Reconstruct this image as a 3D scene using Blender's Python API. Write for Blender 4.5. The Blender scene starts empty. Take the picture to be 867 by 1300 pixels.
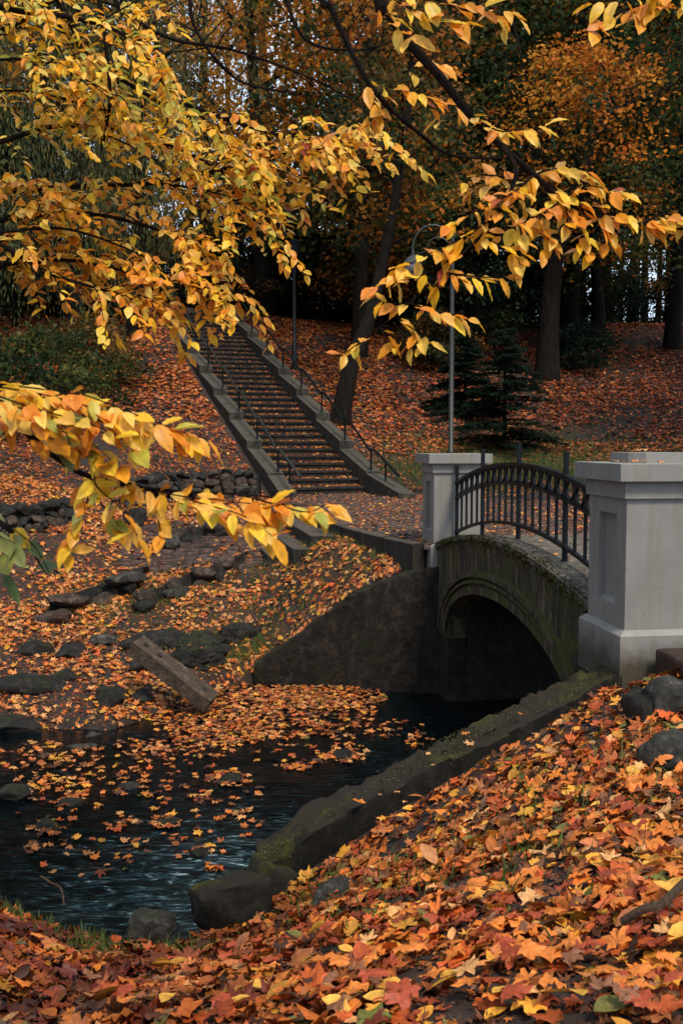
import bpy, bmesh, math, random
import numpy as np
from mathutils import Vector, Matrix, noise as mnoise
random.seed(7)
rng = np.random.default_rng(11)
S = bpy.context.scene
COL = S.collection
R = math.radians

# ------------------------------------------------------------------ camera, sky, sun
F = 1264.0; CX = 433.5; CY = 650.0; EYE = 3.2
PITCH = math.atan(88 / F)
cam_d = bpy.data.cameras.new('camera'); cam = bpy.data.objects.new('camera', cam_d); COL.objects.link(cam)
cam_d.sensor_fit = 'VERTICAL'; cam_d.sensor_height = 36; cam_d.sensor_width = 24; cam_d.lens = 35
cam_d.clip_end = 500; cam_d.clip_start = 0.05
cam.location = (0, 0, EYE); cam.rotation_euler = (math.pi / 2 - PITCH, 0, 0)
cam_d.dof.use_dof = True; cam_d.dof.focus_distance = 8.5; cam_d.dof.aperture_fstop = 7.0
S.camera = cam

SUN_EL, SUN_AZ = 56.0, 152.0     # azimuth clockwise from +Y
w = bpy.data.worlds.new("World"); S.world = w; w.use_nodes = True
nt = w.node_tree; nt.nodes.clear()
sky = nt.nodes.new('ShaderNodeTexSky'); sky.sky_type = 'NISHITA'; sky.sun_disc = False
sky.sun_elevation = R(SUN_EL); sky.sun_rotation = R(SUN_AZ); sky.dust_density = 3.0; sky.ozone_density = 2.0
mixs = nt.nodes.new('ShaderNodeMix'); mixs.data_type = 'RGBA'; mixs.inputs[0].default_value = 0.85
nt.links.new(sky.outputs[0], mixs.inputs[6]); mixs.inputs[7].default_value = (7.2, 8.8, 10.6, 1)   # overcast cloud layer
bg = nt.nodes.new('ShaderNodeBackground'); bg.inputs[1].default_value = 0.05
wo = nt.nodes.new('ShaderNodeOutputWorld')
nt.links.new(mixs.outputs[2], bg.inputs[0]); nt.links.new(bg.outputs[0], wo.inputs[0])
sl = bpy.data.lights.new('sun', 'SUN'); sl.energy = 1.5; sl.angle = R(14); sl.color = (1.0, 0.86, 0.67)
so = bpy.data.objects.new('sun', sl); COL.objects.link(so)
sd = Vector((math.sin(R(SUN_AZ)) * math.cos(R(SUN_EL)), math.cos(R(SUN_AZ)) * math.cos(R(SUN_EL)), math.sin(R(SUN_EL))))
so.rotation_euler = sd.to_track_quat('Z', 'Y').to_euler(); so.location = sd * 60
S.view_settings.view_transform = 'Standard'; S.view_settings.look = 'None'
S.view_settings.exposure = 1.5; S.view_settings.gamma = 1.0
cy = S.cycles
cy.max_bounces = 6; cy.diffuse_bounces = 3; cy.glossy_bounces = 2; cy.transmission_bounces = 4
cy.transparent_max_bounces = 4; cy.caustics_reflective = False; cy.caustics_refractive = False
cy.sample_clamp_indirect = 3.0

# ------------------------------------------------------------------ pixel <-> place
_c, _s = math.cos(PITCH), math.sin(PITCH)
def ray(px, py):
    a = (px - CX) / F; b = -(py - CY) / F
    return a, _c + b * _s, -_s + b * _c       # x, y(forward), z
def P(px, py, d):
    x, y, z = ray(px, py); k = d / y
    return Vector((x * k, d, EYE + z * k))
def G(px, py, z):
    x, y, zz = ray(px, py); k = (z - EYE) / zz
    return Vector((x * k, y * k, z))
def proj(X, Y, Z):
    """world arrays -> photo pixels"""
    dz = Z - EYE
    f = Y * _c - dz * _s; u = Y * _s + dz * _c
    f = np.where(f < .05, .05, f)
    return CX + F * X / f, CY - F * u / f

# ------------------------------------------------------------------ materials
MATS = {}
def new_mat(name):
    m = bpy.data.materials.new(name); m.use_nodes = True; m.node_tree.nodes.clear(); MATS[name] = m
    return m, m.node_tree.nodes, m.node_tree.links
def N(ns, t, **k):
    n = ns.new(t)
    for a, v in k.items(): setattr(n, a, v)
    return n
def noise_(ns, ls, scale, detail=6, rough=.6, vec=None, dist=0.0):
    n = ns.new('ShaderNodeTexNoise'); n.inputs['Scale'].default_value = scale; n.inputs['Detail'].default_value = detail
    n.inputs['Roughness'].default_value = rough; n.inputs['Distortion'].default_value = dist
    if vec is not None: ls.new(vec, n.inputs['Vector'])
    return n
def ramp(ns, ls, src, stops):
    r = ns.new('ShaderNodeValToRGB'); e = r.color_ramp.elements
    while len(e) < len(stops): e.new(.5)
    for i, (p, c) in enumerate(stops):
        e[i].position = p; e[i].color = (c, c, c, 1) if isinstance(c, (int, float)) else (*c, 1)
    ls.new(src, r.inputs[0]); return r
def mixc(ns, ls, f, a, b, mode='MIX'):
    m = ns.new('ShaderNodeMix'); m.data_type = 'RGBA'; m.blend_type = mode
    for sock, v in ((m.inputs[0], f), (m.inputs[6], a), (m.inputs[7], b)):
        if isinstance(v, bpy.types.NodeSocket): ls.new(v, sock)
        elif isinstance(v, (int, float)): sock.default_value = v
        else: sock.default_value = (*v, 1)
    return m.outputs[2]
def mathn(ns, ls, op, a, b=None):
    m = ns.new('ShaderNodeMath'); m.operation = op
    for i, v in enumerate((a, b)):
        if v is None: continue
        if isinstance(v, bpy.types.NodeSocket): ls.new(v, m.inputs[i])
        else: m.inputs[i].default_value = v
    return m.outputs[0]
def finish(m, ns, ls, col, rough=.8, bump=None, bstr=.3, bdist=.02, metal=0, trans=0, spec=.5, coat=0):
    p = ns.new('ShaderNodeBsdfPrincipled'); o = ns.new('ShaderNodeOutputMaterial')
    if isinstance(col, bpy.types.NodeSocket): ls.new(col, p.inputs['Base Color'])
    else: p.inputs['Base Color'].default_value = (*col, 1)
    if isinstance(rough, bpy.types.NodeSocket): ls.new(rough, p.inputs['Roughness'])
    else: p.inputs['Roughness'].default_value = rough
    p.inputs['Metallic'].default_value = metal; p.inputs['Specular IOR Level'].default_value = spec
    if bump is not None:
        b = ns.new('ShaderNodeBump'); b.inputs['Strength'].default_value = bstr; b.inputs['Distance'].default_value = bdist
        ls.new(bump, b.inputs['Height']); ls.new(b.outputs[0], p.inputs['Normal'])
    out = p.outputs[0]
    if trans:
        t = ns.new('ShaderNodeBsdfTranslucent')
        if isinstance(col, bpy.types.NodeSocket): ls.new(col, t.inputs[0])
        else: t.inputs[0].default_value = (*col, 1)
        x = ns.new('ShaderNodeMixShader'); x.inputs[0].default_value = trans
        ls.new(out, x.inputs[1]); ls.new(t.outputs[0], x.inputs[2]); out = x.outputs[0]
    ls.new(out, o.inputs[0])
    return m
def objco(ns):
    return ns.new('ShaderNodeTexCoord').outputs['Object']
def geo_pos(ns):
    return ns.new('ShaderNodeNewGeometry').outputs['Position']

def leaf_mat(name, trans, rough=.45, fine=60, spec=.35, lo=.62, hi=1.15):
    m, ns, ls = new_mat(name)
    a = N(ns, 'ShaderNodeAttribute', attribute_name='Col')
    nz = noise_(ns, ls, fine, 3, .6, geo_pos(ns))
    r = ramp(ns, ls, nz.outputs[0], [(.3, lo), (.7, hi)])
    c = mixc(ns, ls, 1.0, a.outputs[0], r.outputs[0], 'MULTIPLY')
    return finish(m, ns, ls, c, rough, nz.outputs[0], .25, .004, trans=trans, spec=spec)
leaf_mat('litter_leaf', .12, .55)
leaf_mat('hanging_leaf', .42, .42, 45, .35, .82, 1.12)
leaf_mat('crown_leaf', .5, .6, 8, .15)

m, ns, ls = new_mat('soil')
n1 = noise_(ns, ls, 9, 8, .7, geo_pos(ns)); n2 = noise_(ns, ls, 1.3, 5, .6, geo_pos(ns)); v = ns.new('ShaderNodeTexVoronoi'); v.inputs['Scale'].default_value = 22; ls.new(geo_pos(ns), v.inputs['Vector'])
soil = ramp(ns, ls, n1.outputs[0], [(.3, (.004, .0035, .003)), (.55, (.014, .010, .008)), (.8, (.035, .025, .017))])
lf = ramp(ns, ls, v.outputs['Color'], [(.1, (.05, .018, .009)), (.5, (.12, .04, .015)), (.9, (.03, .012, .008))])
sel = ramp(ns, ls, n2.outputs[0], [(.4, .0), (.65, .35)])
finish(m, ns, ls, mixc(ns, ls, sel.outputs[0], soil.outputs[0], lf.outputs[0]), .9, n1.outputs[0], .8, .04)

m, ns, ls = new_mat('painted_render')
oc = geo_pos(ns)
n1 = noise_(ns, ls, 2.2, 6, .6, oc); n2 = noise_(ns, ls, 40, 5, .7, oc); n3 = noise_(ns, ls, 16, 3, .5, oc)
mp = N(ns, 'ShaderNodeMapping'); mp.inputs['Scale'].default_value = (14, 14, 1.0); ls.new(oc, mp.inputs[0])
n4 = noise_(ns, ls, 1.0, 5, .6, mp.outputs[0])
c = ramp(ns, ls, n1.outputs[0], [(.3, (.160, .152, .142)), (.7, (.222, .212, .198))]).outputs[0]
spot = ramp(ns, ls, n3.outputs[0], [(.66, 0), (.74, .6)])
c = mixc(ns, ls, spot.outputs[0], c, (.13, .10, .075))
stk = ramp(ns, ls, n4.outputs[0], [(.47, 0), (.66, .65)])
c = mixc(ns, ls, stk.outputs[0], c, (.16, .15, .13))
tv = N(ns, 'ShaderNodeAttribute', attribute_name='Col')     # grime baked as a shape of its own near the ground line (white = clean)
dn = noise_(ns, ls, 6, 6, .7, oc)
g0 = mathn(ns, ls, 'MULTIPLY_ADD', tv.outputs['Fac'], 1.0); ns_last = g0.node; ns_last.inputs[2].default_value = -.25
g1 = mathn(ns, ls, 'ADD', g0, mathn(ns, ls, 'MULTIPLY', dn.outputs[0], .7))
gr = ramp(ns, ls, g1, [(.45, 1.0), (.85, 0)])
c = mixc(ns, ls, gr.outputs[0], c, (.045, .04, .028))
finish(m, ns, ls, c, .65, n2.outputs[0], .25, .006)

def conc_mat(name, ca, cb, moss, mossamt, wet=.75, topc=None, strk=1.0):
    m, ns, ls = new_mat(name); oc = geo_pos(ns)
    mp = N(ns, 'ShaderNodeMapping'); mp.inputs['Scale'].default_value = (9, 9, 9 - 7.8 * strk); ls.new(oc, mp.inputs[0])
    n1 = noise_(ns, ls, 1.0, 10, .7, mp.outputs[0], .5); n2 = noise_(ns, ls, 22, 10, .8, oc); n3 = noise_(ns, ls, 2.4, 9, .72, oc); n4 = noise_(ns, ls, 90, 5, .7, oc)
    mid = tuple((a + b) * .34 for a, b in zip(ca, cb))
    c = ramp(ns, ls, n1.outputs[0], [(.40, ca), (.51, mid), (.62, cb)]).outputs[0]
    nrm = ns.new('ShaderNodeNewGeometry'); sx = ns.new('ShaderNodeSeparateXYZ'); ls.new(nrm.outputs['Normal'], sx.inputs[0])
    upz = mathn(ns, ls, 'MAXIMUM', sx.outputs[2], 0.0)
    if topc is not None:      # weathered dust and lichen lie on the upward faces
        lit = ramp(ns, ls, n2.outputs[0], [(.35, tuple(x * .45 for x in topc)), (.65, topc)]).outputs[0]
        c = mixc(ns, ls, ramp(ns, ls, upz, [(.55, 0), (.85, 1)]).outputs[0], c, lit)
    c = mixc(ns, ls, ramp(ns, ls, n2.outputs[0], [(.45, 0), (.62, .75)]).outputs[0], c, tuple(x * .4 for x in ca))
    mm = mathn(ns, ls, 'ADD', n3.outputs[0], mathn(ns, ls, 'MULTIPLY', upz, .16))
    mr = ramp(ns, ls, mm, [(mossamt, 0), (mossamt + .09, 1)])
    mc = ramp(ns, ls, n2.outputs[0], [(.35, tuple(x * .2 for x in moss)), (.65, moss)])
    c = mixc(ns, ls, mr.outputs[0], c, mc.outputs[0])
    c = mixc(ns, ls, 1.0, c, ramp(ns, ls, n4.outputs[0], [(.3, .6), (.7, 1.3)]).outputs[0], 'MULTIPLY')
    h = mathn(ns, ls, 'ADD', n2.outputs[0], mathn(ns, ls, 'MULTIPLY', mr.outputs[0], .4))
    return finish(m, ns, ls, c, wet, h, 1.0, .035, spec=.3)
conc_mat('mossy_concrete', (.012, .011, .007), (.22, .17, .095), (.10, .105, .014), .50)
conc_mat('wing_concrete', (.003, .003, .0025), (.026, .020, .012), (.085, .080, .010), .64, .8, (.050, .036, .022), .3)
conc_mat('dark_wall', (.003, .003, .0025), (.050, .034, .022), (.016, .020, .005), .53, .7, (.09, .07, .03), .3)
conc_mat('old_concrete', (.018, .016, .012), (.07, .06, .048), (.035, .04, .015), .70, .75, (.16, .13, .105))
conc_mat('stair_concrete', (.035, .032, .026), (.11, .098, .078), (.04, .045, .018), .72, .75, (.12, .11, .088), .4)
conc_mat('stone', (.025, .024, .022), (.13, .118, .102), (.05, .056, .02), .66, .75, None, 0)
conc_mat('brown_stone', (.030, .021, .017), (.13, .09, .07), (.05, .056, .02), .74, .75, None, 0)
conc_mat('dark_stone', (.006, .006, .006), (.045, .040, .034), (.035, .04, .012), .64, .5, None, 0)
conc_mat('beam_concrete', (.07, .050, .036), (.17, .125, .09), (.06, .06, .025), .95, .8, None, 0)
conc_mat('paver_stone', (.07, .045, .040), (.22, .145, .125), (.06, .06, .03), .98, .7, None, 0)
conc_mat('deck_stone', (.11, .095, .075), (.30, .26, .21), (.11, .12, .025), .76, .75, None, 0)
conc_mat('step_stone', (.012, .011, .010), (.055, .045, .040), (.05, .05, .02), .95, .75, (.085, .066, .056), .4)
conc_mat('brick_slab', (.045, .022, .016), (.12, .062, .046), (.05, .05, .02), .95, .75, None, 0)

m, ns, ls = new_mat('iron')
n1 = noise_(ns, ls, 30, 4, .6, geo_pos(ns))
finish(m, ns, ls, ramp(ns, ls, n1.outputs[0], [(.3, (.002, .004, .006)), (.8, (.005, .008, .011))]).outputs[0], .45, n1.outputs[0], .1, .003, metal=0.0, spec=.22)
m, ns, ls = new_mat('grey_steel')
n1 = noise_(ns, ls, 12, 4, .6, geo_pos(ns))
finish(m, ns, ls, ramp(ns, ls, n1.outputs[0], [(.3, (.010, .013, .011)), (.8, (.028, .031, .026))]).outputs[0], .45, n1.outputs[0], .1, .003)
m, ns, ls = new_mat('lamp_glass')
finish(m, ns, ls, (.16, .15, .16), .3)

def bark(name, a, b, sc=9):
    m, ns, ls = new_mat(name); mp = N(ns, 'ShaderNodeMapping'); mp.inputs['Scale'].default_value = (sc, sc, sc * .18); ls.new(geo_pos(ns), mp.inputs[0])
    n1 = noise_(ns, ls, 1.0, 8, .7, mp.outputs[0], .6)
    finish(m, ns, ls, ramp(ns, ls, n1.outputs[0], [(.3, a), (.7, b)]).outputs[0], .95, n1.outputs[0], 1.0, .08, spec=.08)
bark('bark', (.004, .0035, .003), (.026, .020, .016), 14)
bark('twig_bark', (.012, .008, .007), (.035, .024, .02), 60)
bark('dead_wood', (.07, .045, .03), (.18, .12, .085), 40)

m, ns, ls = new_mat('grass')
a = N(ns, 'ShaderNodeAttribute', attribute_name='Col')
finish(m, ns, ls, a.outputs[0], .6, trans=.2)

m, ns, ls = new_mat('water')
oc = geo_pos(ns)
mp = N(ns, 'ShaderNodeMapping'); mp.inputs['Rotation'].default_value = (0, 0, R(-38)); mp.inputs['Scale'].default_value = (1.0, 3.6, 1); ls.new(oc, mp.inputs[0])
n1 = noise_(ns, ls, 1.3, 4, .5, mp.outputs[0], 3.2); n2 = noise_(ns, ls, 2.6, 8, .62, mp.outputs[0], 2.6)
h = mathn(ns, ls, 'ADD', n1.outputs[0], mathn(ns, ls, 'MULTIPLY', n2.outputs[0], .3))
# silt and fine bubbles carried in streaks by the current, thickest where the water squeezes past the stones
vd = N(ns, 'ShaderNodeVectorMath', operation='DISTANCE'); ls.new(oc, vd.inputs[0]); vd.inputs[1].default_value = (-.75, 7.1, 0)
near = ramp(ns, ls, mathn(ns, ls, 'DIVIDE', vd.outputs['Value'], 2.2), [(.05, .19), (.9, .0)])
st_ = mathn(ns, ls, 'ADD', n2.outputs[0], near.outputs[0])
c = ramp(ns, ls, st_, [(.52, (.0006, .0020, .0030)), (.64, (.0025, .009, .012)), (.73, (.016, .042, .052)), (.82, (.30, .38, .40))]).outputs[0]
p = finish(m, ns, ls, c, ramp(ns, ls, st_, [(.5, .10), (.75, .35)]).outputs[0], h, .3, .022, spec=.24)
m, ns, ls = new_mat('hole')
finish(m, ns, ls, (.01, .009, .008), .9)

# ------------------------------------------------------------------ mesh helpers
def mk_mesh(name, V, Fc, mat=None, colr=None, smooth=False):
    """V (n,3); Fc (m,k) uniform faces or list of lists"""
    me = bpy.data.meshes.new(name)
    V = np.asarray(V, dtype=np.float32).reshape(-1, 3)
    if isinstance(Fc, np.ndarray):
        k = Fc.shape[1]; nf = Fc.shape[0]
        me.vertices.add(len(V)); me.vertices.foreach_set('co', V.ravel())
        me.loops.add(nf * k); me.loops.foreach_set('vertex_index', Fc.astype(np.int32).ravel())
        me.polygons.add(nf); me.polygons.foreach_set('loop_start', np.arange(0, nf * k, k, dtype=np.int32))
        me.polygons.foreach_set('loop_total', np.full(nf, k, dtype=np.int32))
        if smooth: me.polygons.foreach_set('use_smooth', np.ones(nf, dtype=bool))
        me.update(calc_edges=True)
    else:
        me.from_pydata(V.tolist(), [], Fc)
        if smooth:
            for p in me.polygons: p.use_smooth = True
        me.update()
    if colr is not None:
        ca = me.color_attributes.new('Col', 'FLOAT_COLOR', 'POINT')
        c = np.ones((len(V), 4), dtype=np.float32); c[:, :3] = colr
        ca.data.foreach_set('color', c.ravel())
    if mat: me.materials.append(MATS[mat])
    if smooth and len(V) < 20000 and name not in ('leaf',): me.set_sharp_from_angle(angle=R(48))
    return me
def link(name, me, parent=None, loc=None, rot=None, scale=None):
    o = bpy.data.objects.new(name, me); COL.objects.link(o)
    if parent is not None: o.parent = parent
    if loc is not None: o.location = loc
    if rot is not None: o.rotation_euler = rot
    if scale is not None: o.scale = scale
    return o
def tag(o, label=None, cat=None, group=None, kind=None):
    if label: o['label'] = label
    if cat: o['category'] = cat
    if group: o['group'] = group
    if kind: o['kind'] = kind
    return o
def thing(name, label, cat, loc=(0, 0, 0), rz=0, group=None):
    o = bpy.data.objects.new(name, None); COL.objects.link(o); o.empty_display_size = .2
    o.location = loc; o.rotation_euler = (0, 0, rz)
    return tag(o, label, cat, group)
class MB:
    def __init__(s): s.v = []; s.f = []
    def add(s, vs, fs):
        b = len(s.v); s.v += [tuple(v) for v in vs]; s.f += [[b + i for i in f] for f in fs]; return s
    def box(s, x0, x1, y0, y1, z0, z1, ch=0.0):
        """box, with chamfered edges when ch>0"""
        if ch <= 0:
            return s.add([(x, y, z) for z in (z0, z1) for x, y in ((x0, y0), (x1, y0), (x1, y1), (x0, y1))],
                         [(3, 2, 1, 0), (4, 5, 6, 7), (0, 1, 5, 4), (1, 2, 6, 5), (2, 3, 7, 6), (3, 0, 4, 7)])
        bm = bmesh.new(); bmesh.ops.create_cube(bm, size=1)
        for v in bm.verts: v.co = Vector(((x0 + x1) / 2 + v.co.x * (x1 - x0), (y0 + y1) / 2 + v.co.y * (y1 - y0), (z0 + z1) / 2 + v.co.z * (z1 - z0)))
        bmesh.ops.bevel(bm, geom=bm.edges[:], offset=ch, segments=2, affect='EDGES', profile=.6)
        bm.verts.index_update(); s.add([v.co[:] for v in bm.verts], [[v.index for v in f.verts] for f in bm.faces]); bm.free(); return s
    def tube(s, pts, rad, n=8, cap=True):
        V, Fs = tube_arrays(pts, rad, n, cap); return s.add(V, Fs)
    def prism(s, poly, z0, z1):
        n = len(poly); vs = [(x, y, z0) for x, y in poly] + [(x, y, z1) for x, y in poly]
        return s.add(vs, [tuple(range(n - 1, -1, -1)), tuple(range(n, 2 * n))] + [(i, (i + 1) % n, n + (i + 1) % n, n + i) for i in range(n)])
    def build(s, name, mat, parent=None, smooth=False, M=None, colr=None):
        v = s.v
        if M is not None: v = [tuple(M @ Vector(p)) for p in v]
        return link(name, mk_mesh(name, v, s.f, mat, colr, smooth), parent)
def tube_arrays(pts, rad, n=8, cap=True):
    pts = [Vector(p) for p in pts]; m = len(pts)
    if not hasattr(rad, '__len__'): rad = [rad] * m
    V = []; Fs = []; prev = None
    for i, p in enumerate(pts):
        t = (pts[min(i + 1, m - 1)] - pts[max(i - 1, 0)]).normalized()
        if prev is None:
            a = Vector((0, 0, 1)) if abs(t.z) < .9 else Vector((1, 0, 0)); u = t.cross(a).normalized()
        else:
            u = (prev - t * prev.dot(t)).normalized()
        prev = u; w_ = t.cross(u)
        for k in range(n):
            an = 2 * math.pi * k / n; q = p + (u * math.cos(an) + w_ * math.sin(an)) * rad[i]; V.append(q[:])
    for i in range(m - 1):
        for k in range(n):
            a = i * n + k; b = i * n + (k + 1) % n; Fs.append((a, b, b + n, a + n))
    if cap:
        Fs.append(tuple(range(n - 1, -1, -1))); Fs.append(tuple((m - 1) * n + k for k in range(n)))
    return V, Fs
def smooth_path(pts, k=6):
    """Catmull-Rom"""
    pts = [Vector(p) for p in pts]; out = []
    q = [pts[0] * 2 - pts[1]] + pts + [pts[-1] * 2 - pts[-2]]
    for i in range(1, len(q) - 2):
        a, b, c, d = q[i - 1], q[i], q[i + 1], q[i + 2]
        for j in range(k):
            t = j / k
            out.append(.5 * ((2 * b) + (c - a) * t + (2 * a - 5 * b + 4 * c - d) * t * t + (3 * b - a - 3 * c + d) * t ** 3))
    out.append(pts[-1]); return out

def rock_mesh(name, seed, mat='stone', sub=3, rough=.35, sharp=0.0, flat=1.0):
    """stone cut by random planes, then weathered"""
    bm = bmesh.new(); bmesh.ops.create_icosphere(bm, subdivisions=sub, radius=.5)
    o = Vector((seed * 3.7, seed * 1.3, seed * 9.1)); rg = random.Random(seed)
    cuts = []
    for _ in range(int(7 + 9 * sharp)):
        n = Vector((rg.gauss(0, 1), rg.gauss(0, 1), rg.gauss(0, .8))).normalized(); cuts.append((n, rg.uniform(.30, .44)))
    for v in bm.verts:
        p = v.co.copy() * 1.06
        if sharp:
            q = Vector((max(-.37, min(.37, p.x)), max(-.37, min(.37, p.y)), max(-.36, min(.36, p.z)))) * 1.3; p = p.lerp(q, sharp * .8)
        for n, k in cuts:
            e = p.dot(n) - k
            if e > 0: p -= n * e * .88
        d = mnoise.noise(p * 2.4 + o) * rough * .5 + mnoise.noise(p * 7 + o) * rough * .22 + mnoise.noise(p * 17 + o) * rough * .09
        v.co = p * (1 + d)
    me = bpy.data.meshes.new(name); bm.to_mesh(me); bm.free()
    for p in me.polygons: p.use_smooth = True
    me.set_sharp_from_angle(angle=R(32))
    me.materials.append(MATS[mat]); return me

# ------------------------------------------------------------------ terrain
near_c = []; far_c = []
def nP(px, py, d): near_c.append(P(px, py, d)[:])
def nG(px, py, z): near_c.append(G(px, py, z)[:])
def fP(px, py, d): far_c.append(P(px, py, d)[:])
def fG(px, py, z): far_c.append(G(px, py, z)[:])
for a in [(867, 1290, 1.62), (433, 1290, 1.42), (200, 1290, 1.12), (0, 1290, .92), (867, 1100, 1.60), (867, 960, 1.56), (640, 1150, 1.30),
          (430, 1190, 1.0), (300, 1240, .85), (120, 1240, .60), (0, 1200, .52)]: nG(*a)
for a in [(800, 880, 6.45), (700, 925, 6.5), (600, 985, 6.45), (500, 1050, 6.35), (400, 1125, 6.15), (330, 1180, 5.85), (230, 1205, 5.75), (100, 1190, 5.85), (0, 1140, 6.3)]: nP(*a)
near_c += [(0, 0, 1.6), (-3, 0, 1.4), (3, 0, 1.65), (-7, 0, 1.3), (8, 0, 1.7), (3.2, 6.9, 1.62), (6, 7, 1.7), (14, 7, 1.8), (-5, 6.6, .5), (-9, 6.5, .6), (-4.5, 4, .9), (0, -5, 1.6), (2.3, 9, 1.0), (-20, 4, 1), (25, 3, 1.8)]
for a in [(0, 925, .08), (120, 942, .05), (230, 897, .06), (300, 872, .05), (0, 860, .32), (130, 850, .32), (250, 835, .40), (200, 795, .62), (330, 800, .62),
          (60, 800, .60), (330, 720, 1.30), (200, 725, 1.12), (100, 745, 1.0), (0, 760, .92), (250, 760, .92), (412, 690, 1.74), (392, 704, 1.58), (360, 712, 1.42), (345, 690, 1.54), (430, 730, 1.36)]: fG(*a)
for a in [(545, 716, 13.0), (500, 726, 13.0), (532, 712, 13.0), (440, 752, 13.2), (380, 792, 13.5), (330, 835, 13.7), (457, 688, 14.6), (500, 700, 13.5), (425, 680, 15.6),
          (330, 632, 20), (150, 645, 18.2), (0, 690, 15.6), (100, 604, 20.5), (0, 622, 18), (200, 500, 27), (225, 420, 34), (100, 440, 32), (0, 475, 29), (300, 560, 24),
          (375, 632, 22.2), (500, 640, 21), (490, 560, 26), (400, 480, 30), (340, 405, 36.5), (560, 560, 27), (640, 575, 26), (800, 575, 26), (560, 470, 33),
          (750, 480, 35), (620, 412, 43), (750, 412, 43), (867, 412, 43), (270, 402, 36.5), (640, 610, 22.5), (800, 612, 22.5)]: fP(*a)
far_c += [(2.5, 13.5, 1.8), (5, 14, 1.8), (9, 15, 1.85), (15, 15, 1.9), (6, 19, 2.05), (12, 20, 2.2), (-12, 13, .6), (-12, 18, 2.3), (-14, 26, 5.0), (20, 25, 3.6), (25, 40, 7.8),
          (-25, 30, 6.5), (-20, 40, 8.2), (-40, 60, 8.6), (0, 50, 8.2), (10, 55, 8.2), (40, 60, 8.2), (0, 80, 8.0), (-40, 110, 8), (40, 110, 8), (0, 110, 8), (40, 15, 2.5), (-40, 12, 1.2)]
class RBF:
    def __init__(s, pts, sm=.15, c=.6):
        p = np.array(pts); s.x = p[:, :2]; s.c = c; n = len(p)
        A = np.zeros((n + 3, n + 3)); d = np.linalg.norm(s.x[:, None] - s.x[None], axis=2)
        A[:n, :n] = np.sqrt(d * d + c * c) + 0; A[:n, :n] -= np.eye(n) * sm * .3
        A[:n, n] = 1; A[:n, n + 1:] = s.x; A[n, :n] = 1; A[n + 1:, :n] = s.x.T
        s.w = np.linalg.solve(A, np.concatenate([p[:, 2], np.zeros(3)]))
    def __call__(s, x, y):
        sh = x.shape; x = x.ravel(); y = y.ravel(); o = np.empty(len(x))
        for i in range(0, len(x), 20000):
            a = x[i:i + 20000]; b = y[i:i + 20000]
            d2 = (a[:, None] - s.x[:, 0]) ** 2 + (b[:, None] - s.x[:, 1]) ** 2
            o[i:i + 20000] = np.sqrt(d2 + s.c ** 2) @ s.w[:-3] + s.w[-3] + a * s.w[-2] + b * s.w[-1]
        return o.reshape(sh)
rb_n, rb_f = RBF(near_c), RBF(far_c)
YN = np.array([(-30, 7.8), (-9, 7.6), (-4, 7.0), (-2.23, 6.40), (-1.57, 5.95), (-.95, 5.92), (-.6, 6.25), (-.3, 6.62), (1.85, 7.0), (1.95, 7.7), (6, 8.3), (30, 11)])
YF = np.array([(-30, 13.5), (-12, 12.3), (-4.8, 11.3), (-2.6, 10.7), (-1.9, 11.8), (-1.35, 12.9), (-1.1, 13.15), (.3, 12.98), (.9, 12.85), (1.5, 12.95), (6, 13.4), (30, 16)])
BWN = np.array([(-30, .8), (-1.0, .45), (-.4, .22), (30, .22)])
BWF = np.array([(-30, 1.0), (-1.6, .7), (-1.1, .2), (30, .2)])
def sstep(t): t = np.clip(t, 0, 1); return t * t * (3 - 2 * t)
AX = Vector((-.132, 1)).normalized(); NX = Vector((AX.y, -AX.x)); AO = Vector((1.912, 6.76))
def br(s, u, z=0): p = AO + AX * s + NX * u; return Vector((p.x, p.y, z))
# paved path
PATH = [br(6.0, .0)[:2], (-.02, 15.2), (-.52, 17.0), (-1.0, 19.6), (-1.15, 22.4), (1.25, 23.2), (2.4, 20.8), (6, 19.6), (14, 20.0), (14, 16.5), (6.2, 14.6), br(6.0, 2.6)[:2]]
def path_z(x, y): return 1.875 + (y - 12.6) * .0175
def in_poly(x, y, poly):
    r = np.zeros(np.shape(x), bool); n = len(poly)
    for i in range(n):
        x1, y1 = poly[i]; x2, y2 = poly[(i + 1) % n]
        c = ((y1 > y) != (y2 > y)) & (x < (x2 - x1) * (y - y1) / (y2 - y1 + 1e-12) + x1); r ^= c
    return r
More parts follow.
